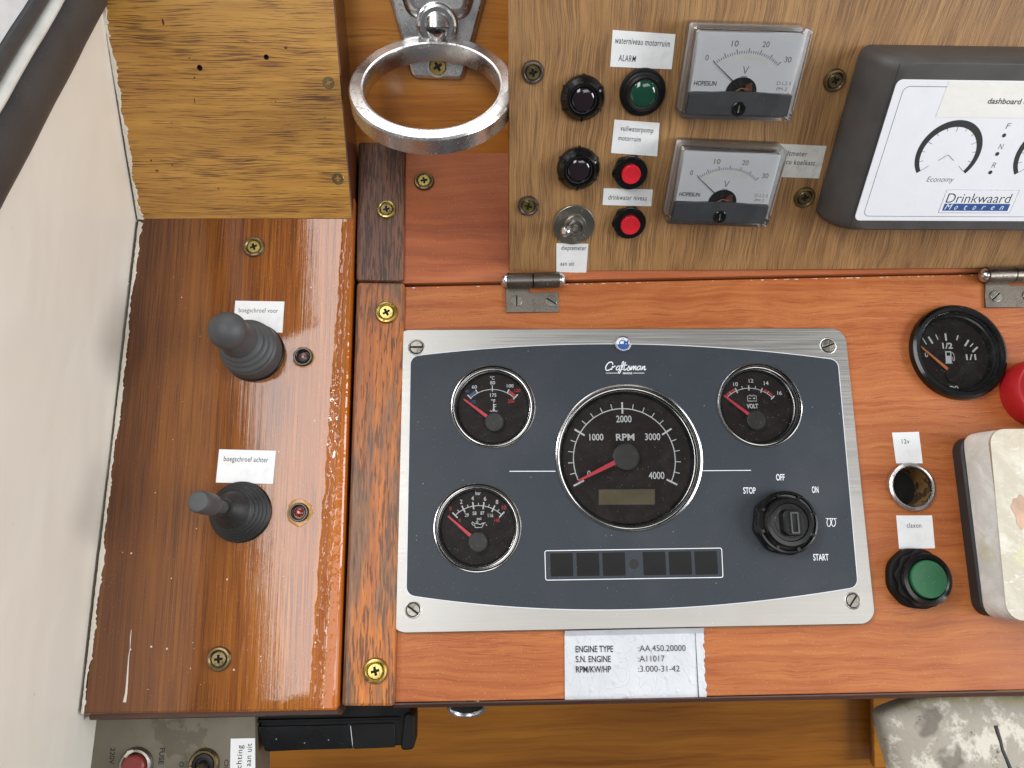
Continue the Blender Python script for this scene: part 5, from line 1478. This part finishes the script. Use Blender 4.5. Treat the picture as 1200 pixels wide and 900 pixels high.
# ---------------------------------------------------------------- hinges
def hinge(label, x0, x1, yk, yl0, yl1, scr, mat, split, lx1=None):
    kx, ky = C.P((x0+x1)/2, yk, 5)
    o = thing('hinge', label, 'hinge', C, kx, ky, 0, 0, 'two steel hinges at the foot of the oak panel')
    k = Ctx(C, kx, ky); r = 9.4*k.sc((x0+x1)/2, yk, 5)
    a = k.P(x0, yk, 5); b = k.P(x1, yk, 5); ang = math.atan2(C.P(1150, 320)[1]-C.P(600, 332)[1], C.P(1150, 320)[0]-C.P(600, 332)[0])
    xa, xb = a[0]+r*.62, b[0]-r*.62; cz = 4.4
    M_ = Matrix.Translation((0, 0, cz)) @ Matrix.Rotation(ang, 4, 'Z')
    xs = xa+(xb-xa)*split
    for i, (u0, u1) in enumerate(((xa, xs-.2), (xs+.2, xb))):
        m = MB(); m.sweep([(Vector((u0, 0, 0)), Vector((1, 0, 0)), r*.9), (Vector((u0+.25, 0, 0)), Vector((1, 0, 0)), r), (Vector((u1-.25, 0, 0)), Vector((1, 0, 0)), r), (Vector((u1, 0, 0)), Vector((1, 0, 0)), r*.9)], 32); m.xf(M_)
        part('knuckle', m, M[mat], o)
    for sgn, xx in ((-1, xa), (1, xb)):
        m = MB(); m.sweep([(Vector((xx-.4*sgn, 0, 0)), Vector((sgn, 0, 0)), r*.85)]+[(Vector((xx+sgn*r*.8*math.sin(t_), 0, 0)), Vector((sgn, 0, 0)), r*.85*math.cos(t_)+.02) for t_ in [PI/2*i/8 for i in range(9)]], 32); m.xf(M_)
        part('pin_cap', m, M['chrome_old'], o)
    p = [(x0+4.5, yk), (x0+4.5+(x1-x0)*split-8, yk), (x0+4.5+(x1-x0)*split-8, yl0+.5), (lx1 or x1-7, yl0), (lx1 or x1-7, yl1-.6), (x0+5.5, yl1)]
    m = MB().loft(ccw([k.P(*q_, 1.2) for q_ in p]), [(0, .05), (0, 1.2), (.25, 1.5)]); lf = part('leaf', m, M['hinge'], o)
    for (sx, sy, rt) in scr:
        x, y = k.P(sx, sy, 1.5); cup_screw(lf, x, y, 1.45, 6.6*k.sc(sx, sy), M['steel'], M['steel'], rt, cup=False, slot=True, name='slotted_screw')
hinge('tarnished steel hinge at the left foot of the oak panel', 588, 661.5, 328, 342.5, 366.3, [(605.5, 352.5, 1.57), (646, 353, -.6)], 'steel_dk', .49)
hinge('tarnished steel hinge at the right edge above the fuel gauge', 1149.5, 1228, 321.5, 334.5, 360.5, [(1167, 347, .7), (1205, 347, .3)], 'steel_dk', .47)

# ================================================================ right side of the cherry board
# empty 12 V socket
x, y, r = HOLES['socket']
so = thing('power_socket', 'empty chrome rimmed round socket hole with rusty inside', 'socket', C, x, y)
k_ = 27.6/25
m_ = MB().lathe([(r*k_, .05), (r*k_*1.0, .9), (r*k_*.97, 1.9), (r*k_*.90, 2.5), (r*k_*.84, 2.2), (r*k_*.80, 1.2), (r*k_*.79, 0)], 64, (0, 0, 0)); part('rim', m_, M['chrome_old'], so)
m_ = MB().lathe([(r*k_*.79, .6), (r*k_*.78, -13), (r*k_*.74, -32)], 56, cap_top=True); part('tube', m_, M['rust'], so)
# green horn button
x, y = C.P(1083, 678.5, 8); k = C.sc(1083, 678, 8)
gb = thing('horn_button', 'green push button in a black hexagonal collar below the claxon label', 'push button', C, x, y)
hx_ = rnd([(36.5*k*math.cos(a)-1.6, 36.5*k*math.sin(a)+.1) for a in [i*PI/4+.3 for i in range(8)]], 12, 6)
m_ = MB().loft(hx_, [(0, .05), (0, 4.5), (1, 5.6)]); part('hex_nut', m_, M['black_dusty'], gb)
wv = [(-1.0+(31+1.4*math.sin(a*9))*k*math.cos(a), (31+1.4*math.sin(a*9))*k*math.sin(a)) for a in [2*PI*i/96 for i in range(96)]]
m_ = MB().loft(wv, [(0, 5.0), (0, 8.2), (.6, 8.8)]); part('scalloped_ring', m_, M['black_dusty'], gb)
m_ = MB().lathe([(29*k, 8.4), (29.4*k, 10.2), (28*k, 11.4), (24*k, 11.8), (22.4*k, 11.2), (22*k, 10)], 64, (.4, 0, 0)); part('collar', m_, M['black_gloss'], gb)
m_ = MB().lathe([(21.2*k, 9.8), (21.2*k, 11.6), (20.2*k, 12.3), (14*k, 12.2), (6*k, 12.0)], 64, (.6, 0, 0), cap_top=True); part('cap', m_, M['greenbtn'], gb)

# throttle control box with weathered paint
hb_ = 34.0
cb_ = thing('control_box', 'weathered cream painted control box on a black gasket at the right edge', 'control box', C, *C.P(1180, 615))
ox, oy = C.P(1180, 615); B_ = Ctx(C, ox, oy)
def quad_at(pts, h): return rnd([B_.P(*p, h) for p in pts], 9.0, 6)
g0 = quad_at([(1140, 722), (1700, 710), (1650, 500), (1114, 514)], 0.1)
m_ = MB().loft(g0, [(0, .1), (0, 8), (1.0, 9)]); part('gasket', m_, M['gasket'], cb_)
s0 = quad_at([(1154, 725), (1700, 722), (1650, 497), (1128, 508)], 9)
m_ = MB().loft(s0, [(0, 8), (0, 12), (.4, 24), (1.2, 29)], cap_top=False); part('body', m_, M['box_side'], cb_)
f1_ = offset(s0, 1.2); f2_ = rnd([B_.P(*p, hb_) for p in ((1180, 727), (1800, 730), (1750, 497), (1159, 503))], 9, 6)
m_ = MB(); n_ = len(f1_)
def lerp_l(t_, ins=0): o_ = offset(f2_, ins); return [(f1_[i][0]*(1-t_)+o_[i][0]*t_, f1_[i][1]*(1-t_)+o_[i][1]*t_) for i in range(n_)]
prev = None
for t_, z in ((0, 29), (.12, 31), (.45, 32.8), (.9, 33.8), (1, 34.2)):
    r_ = m_.ring([(x, y, z) for x, y in lerp_l(t_)]); 
    if prev: m_.bridge(prev, r_)
    prev = r_
m_.cap(prev); part('cover', m_, M['box_front'], cb_)
m_ = MB(); x, y = B_.P(1197, 600, 34.4)
m_.poly([(x+(8.5+1.5*math.sin(3*a)+math.sin(7*a))*math.cos(a)*.55, y+(10+1.2*math.sin(2*a+1)+.8*math.sin(6*a))*math.sin(a)) for a in [2*PI*i/40 for i in range(40)]], 34.32)
part('rust_stain', m_, plain("rust_stain", (184, 150, 126), .6, var=.35), cb_)

# red knob at the right edge
x, y = C.P(1221, 459, 8)
rc = thing('red_knob', 'red round knob with grey domed face cut off by the right edge', 'knob', C, x, y)
kk = C.sc(1200, 458, 8)
m_ = MB().lathe([(38.5*kk, .05), (39*kk, 6), (38*kk, 13), (35.5*kk, 15)], 64, (-.5, -.3, 0), cap_top=True); part('red_ring', m_, M['red_cap'], rc)
m_ = MB().lathe([(30*kk, 14.5), (30*kk, 17), (27*kk, 18.8), (18*kk, 20), (8*kk, 20.4)], 56, (.2, 0, 0), cap_top=True); part('domed_face', m_, M['grey_cap'], rc)

# ================================================================ ring holder
rh = thing('ring_holder', 'chrome ring holder with tapered backplate on the honey plywood', 'holder', H, *H.P(513, 60))
hx0, hy0 = H.P(513, 60); HK = Ctx(H, hx0, hy0)
def hq(pts, h=4): return [HK.P(*p, h) for p in pts]
bpq = rnd(hq([(483, 92), (543, 94), (576, -30), (448, -30)]), [5, 5, 2, 2], 6)
m_ = MB().loft(bpq, [(0, .05), (0, 2.4), (.8, 3.6), (2.2, 4.2)])
part('backplate', m_, M['chrome_old'], rh)
m_ = MB().loft(rnd(hq([(478, 22), (549, 24), (566, -40), (458, -40)], 6), 9, 5), [(0, 4), (.2, 5.2), (2.5, 7.4), (6, 8.2)]); part('raised_boss', m_, M['chrome_old'], rh)
ksc = HK.sc(513, 80, 4); px_, py_ = HK.P(513, 78, 5)
m_ = MB().lathe([(12.5*ksc, 4.0), (12*ksc, 5.0), (10.5*ksc, 5.0), (9.5*ksc, 4.4)], 40, (px_, py_, 0), cap_top=True); wsh = part('screw_seat', m_, M['chrome_old'], rh)
cup_screw(rh, px_, py_, 4.6, 9.6*ksc, M['brass_old'], M['brass'], .5, cup=False)
fpx, fpy = HK.P(512.5, 29, 6)
m_ = MB().lathe([(24.5*ksc, 4), (24.5*ksc, 7), (23.5*ksc, 9), (21.5*ksc, 9.6), (18.5*ksc, 8.6)], 48, (fpx, fpy, 0), cap_top=True); part('flange', m_, M['chrome'], rh)
# ring in 3-D: centre 412 mm from the phone
d_ = cdir(506-600, 450-100.5, FPX).normalized()
RING = cpt(0, 0, 0) + cdir(506-600, 450-98.0, FPX)*(416/FPX)
nR = cdir(.02, .54, -.84).normalized()
ux = cdir(1, -.02, 0); ux = (ux-nR*ux.dot(nR)).normalized(); uy = nR.cross(ux)
Hinv = Matrix((H.u, H.v, H.n))
base_w = H.W(hx0, hy0)
def toH(p): return Hinv @ (p-base_w)
RO = 97.0*416/FPX; RI = RO-8.4; hh = 11.5
prf = [(RI, -hh), (RI, -1.2), (RI+.5, -.35), (RI+1.6, 0), (RI+2.4, -.22), (RO-2.2, -.1), (RO-.8, -.35), (RO, -1.6), (RO, -hh+.8), (RO-.8, -hh)]
m_ = MB(); seg = 120; first = None; prev = None
for i in range(seg):
    a = 2*PI*i/seg; e_ = ux*math.cos(a)+uy*math.sin(a)
    r_ = m_.ring([tuple(toH(RING+e_*rr_+nR*zz)) for rr_, zz in prf])
    if prev: m_.bridge(prev, r_)
    else: first = r_
    prev = r_
m_.bridge(prev, first)
part('ring', m_, M['chrome_old'], rh)
pe = toH(RING + uy*(RO-1.5) - nR*6.2); uyH = (toH(RING+uy*10)-toH(RING)).normalized(); ps = Vector((fpx, fpy, 7.5))
pc1 = pe+uyH*7; pc0 = ps+Vector((0, 0, (pc1-ps).length*.35)); bz_ = []
for i in range(15):
    t_ = i/14; p = ps*(1-t_)**3+pc0*3*t_*(1-t_)**2+pc1*3*t_*t_*(1-t_)+pe*t_**3
    tg_ = (pc0-ps)*(1-t_)**2+(pc1-pc0)*2*t_*(1-t_)+(pe-pc1)*t_*t_
    bz_.append((p, tg_, 7.6*(1-t_)+5.0*t_))
m_ = MB().sweep(bz_, 36, False); part('post', m_, M['chrome_old'], rh)

# ================================================================ below the dashboard
# grey control plate bottom left
G = L.off(-26)
gx, gy = G.P(200, 870)
gpth = thing('control_plate', 'grey stained metal control plate at the bottom left under the varnished board', 'control plate', G, gx, gy)
GK = Ctx(G, gx, gy); OFF[gpth.name] = (0, 0, 0)
rr = random.Random(2)
lefty = [(104+rr.uniform(-1.2, 1.6), 842+i*6) for i in range(20)]
m_ = MB().loft(ccw([GK.P(*p) for p in [(299, 838), (106, 838)]+lefty+[(100, 1010), (299, 1010)]]), [(0, -30), (0, -.3), (.2, 0)]); part('plate', m_, M['greyplate'], gpth)
t = MB()
GK.text(t, "220V", 131.5, 886, 18.5, 5.6, 0, .08, 0, .012, -PI/2-.02); GK.text(t, "FUSE", 189.5, 886, 18.5, 5.8, 0, .08, 0, .03, -PI/2-.02)
GK.text(t, "ON", 212.5, 899, 12, 5, 0, .08, 0, .012, -PI/2); GK.text(t, "OFF", 265, 899.5, 18, 5, 0, .08, 0, .012, -PI/2)
part('lettering', t, M['ink'], gpth)
x, y = GK.P(157, 898, 3); k = GK.sc(157, 898)
m_ = MB().lathe([(20*k, .05), (19.6*k, 1.6), (18*k, 2.6), (15.5*k, 2.8), (13.5*k, 2.2)], 48, (x, y, 0)); fu = part('fuse_holder', m_, M['steel'], gpth)
m_ = MB().lathe([(13.4*k, 1.8), (13.2*k, 4.6), (11*k, 5.4)], 40, (x, y, 0), cap_top=True); part('red_cap', m_, plain("dull_red_cap", (128, 44, 38), .4), fu)
m_ = MB(); m_.poly([(x-13*k, y+11*k), (x-9*k, y+17*k), (x-3*k, y+18.5*k), (x-1*k, y+16.5*k), (x-7*k, y+13*k), (x-10*k, y+9*k)], 3.0); part('paint_spot', m_, M['caulk'], fu)
x, y = GK.P(237.5, 897, 3)
m_ = MB().lathe([(18*k, .05), (17.6*k, 2.0), (16*k, 3.0), (13.5*k, 2.8), (12.8*k, 1.6)], 48, (x, y, 0)); sw2 = part('switch_ring', m_, M['brass_old'], gpth)
m_ = MB().lathe([(13*k, 1.4), (12.6*k, 3.2), (9*k, 3.4), (8.4*k, 2.4)], 40, (x, y, 0), cap_top=True); part('switch_collar', m_, M['black'], sw2)
m_ = MB().sweep([(Vector((x, y, 2)), Vector((.1, -.5, 1)), 6*k), (Vector((x+.6, y-3, 9)), Vector((.1, -.5, 1)), 7*k), (Vector((x+.7, y-3.4, 10)), Vector((.1, -.5, 1)), 5*k)], 28, True); part('switch_lever', m_, M['steel'], sw2)
label_sticker(G, [(270.5, 865.5), (299, 865), (300, 960), (268.5, 960)], [("verlichting", 280, 897.5, 46, 4.8, .015, PI/2), ("aan uit", 291.5, 884.5, 25, 4.8, .015, PI/2)],
              'white label with sideways words verlichting aan uit on the grey control plate', group=gp)

# black handset hanging under the boards
Q = C.off(-22)
qx, qy = Q.P(392, 862)
hs_ = thing('black_radio', 'glossy black flat radio mounted below the wooden boards', 'radio', Q, qx, qy)
QK = Ctx(Q, qx, qy)
m_ = MB().loft(rnd([QK.P(*p) for p in ((311, 882), (477, 874), (480, 826), (299, 826))], 2, 4), [(0, -24), (0, -2), (.8, -.8)]); part('housing', m_, M['radio_body'], hs_)
m_ = MB().loft(rnd([QK.P(*p) for p in ((310.5, 880), (414, 877), (411, 849), (302, 851))], .8, 3), [(0, -1), (0, .1), (.3, .3)]); part('screen', m_, M['device'], hs_)
m_ = MB().loft(rnd([QK.P(*p) for p in ((301, 846.5), (468, 842.5), (468, 839.5), (300, 843))], .4, 2), [(0, -1), (0, .9), (.3, 1.2)]); part('top_rail', m_, M['radio_body'], hs_)
m_ = MB().loft(rnd([QK.P(*p) for p in ((414.3, 877.5), (464, 875.5), (462, 847), (411.3, 848.5))], 1.2, 3), [(0, -1), (0, .2), (.3, .4)]); part('side_panel', m_, M['radio_body'], hs_)
m_ = MB().loft(rnd([QK.P(*p, 2) for p in ((469, 880), (485.5, 878), (486, 838), (474, 834))], 2.4, 4), [(0, -20), (0, 1.4), (.8, 2.2)]); part('end_clip', m_, M['radio_body'], hs_)
m_ = MB()
for a, b in ((324, 866), (357, 870.5), (385, 867)): x, y = QK.P(a, b); m_.poly(circ(x, y, .35, 10), .34)
part('key_mark', m_, M['print_dim'], hs_)

# chrome sleeve peeping out under the edge
x, y = C.P(547, 831, -14)
cs = thing('chrome_sleeve', 'short chrome sleeve peeping out under the bottom edge of the laminate board', 'sleeve', C, x, y, -14)
k = C.sc(547, 831, -14)
ax_ = Vector((0, -.80, .60)).normalized()
rgs = [(0, 23.5), (11, 23.5), (12.4, 23.2), (13.6, 21.8), (13.2, 19.4), (12, 18.2), (6, 17.5), (-4, 18.5)]
m_ = MB().sweep([(ax_*(a-9)+Vector((0, 3.6, -2)), ax_, r_*k) for a, r_ in rgs], 56, True)
part('sleeve', m_, M['chrome_old'], cs)
m_ = MB().sweep([(ax_*a+Vector((0, 3.6, -2)), ax_, 18.3*k) for a in (2.4, 2.7)], 40, True); part('bore', m_, M['recess'], cs)

# flaking cover bottom right
V = C.off(-34)
vx, vy = V.P(1130, 880)
fc = bpy.data.objects.new('flaking_cover', None)
VK = Ctx(V, vx, vy)
def hpt(px, py): return VK.P(px, py, 0)
out = [(1034, 850), (1031.5, 842), (1034, 836), (1042, 831), (1058, 824.5), (1080, 818), (1110, 814), (1150, 812), (1190, 813.5), (1230, 820), (1258, 840), (1262, 870), (1266, 1000), (1075, 1000), (1050, 905)]
ol = ccw([hpt(*p) for p in out])
ol2 = []
for i in range(len(ol)):
    a = Vector(ol[i-1]); b = Vector(ol[i]); c_ = Vector(ol[(i+1) % len(ol)])
    ol2 += [tuple(b.lerp(a, .25)), tuple(b.lerp(c_, .25))]
ol3 = []
for i in range(len(ol2)):
    a = Vector(ol2[i]); b = Vector(ol2[(i+1) % len(ol2)]); n_ = max(1, int((b-a).length/3))
    for j in range(n_): ol3.append(tuple(a.lerp(b, j/n_)))
ccx = sum(p[0] for p in ol3)/len(ol3); ccy = sum(p[1] for p in ol3)/len(ol3)
m_ = MB(); prev = None
for sc2, z in ((.995, -12), (1, -5), (.992, -2.4), (.975, -.9), (.94, .4), (.88, 1.4), (.78, 2.2), (.6, 3.0), (.4, 3.6), (.2, 3.9), (.01, 4)):
    r_ = m_.ring([(ccx+(x-ccx)*sc2, ccy+(y-ccy)*sc2, z) for x, y in ol3])
    if prev: m_.bridge(prev, r_)
    prev = r_
hc = solid('flaking_cover', 'flaking grey and cream painted metal cover at the bottom right below the board', 'cover', m_, M['horn'], V, vx, vy)
m_ = MB(); ps = [(1166, 850), (1168, 858), (1171, 868), (1173, 878), (1178, 890), (1184, 905)]
m_.tube([(*VK.P(*p, 2.4), 2.3+i*.16) for i, p in enumerate(ps)], 1.5)
part('black_streak', m_, M['gasket'], hc)
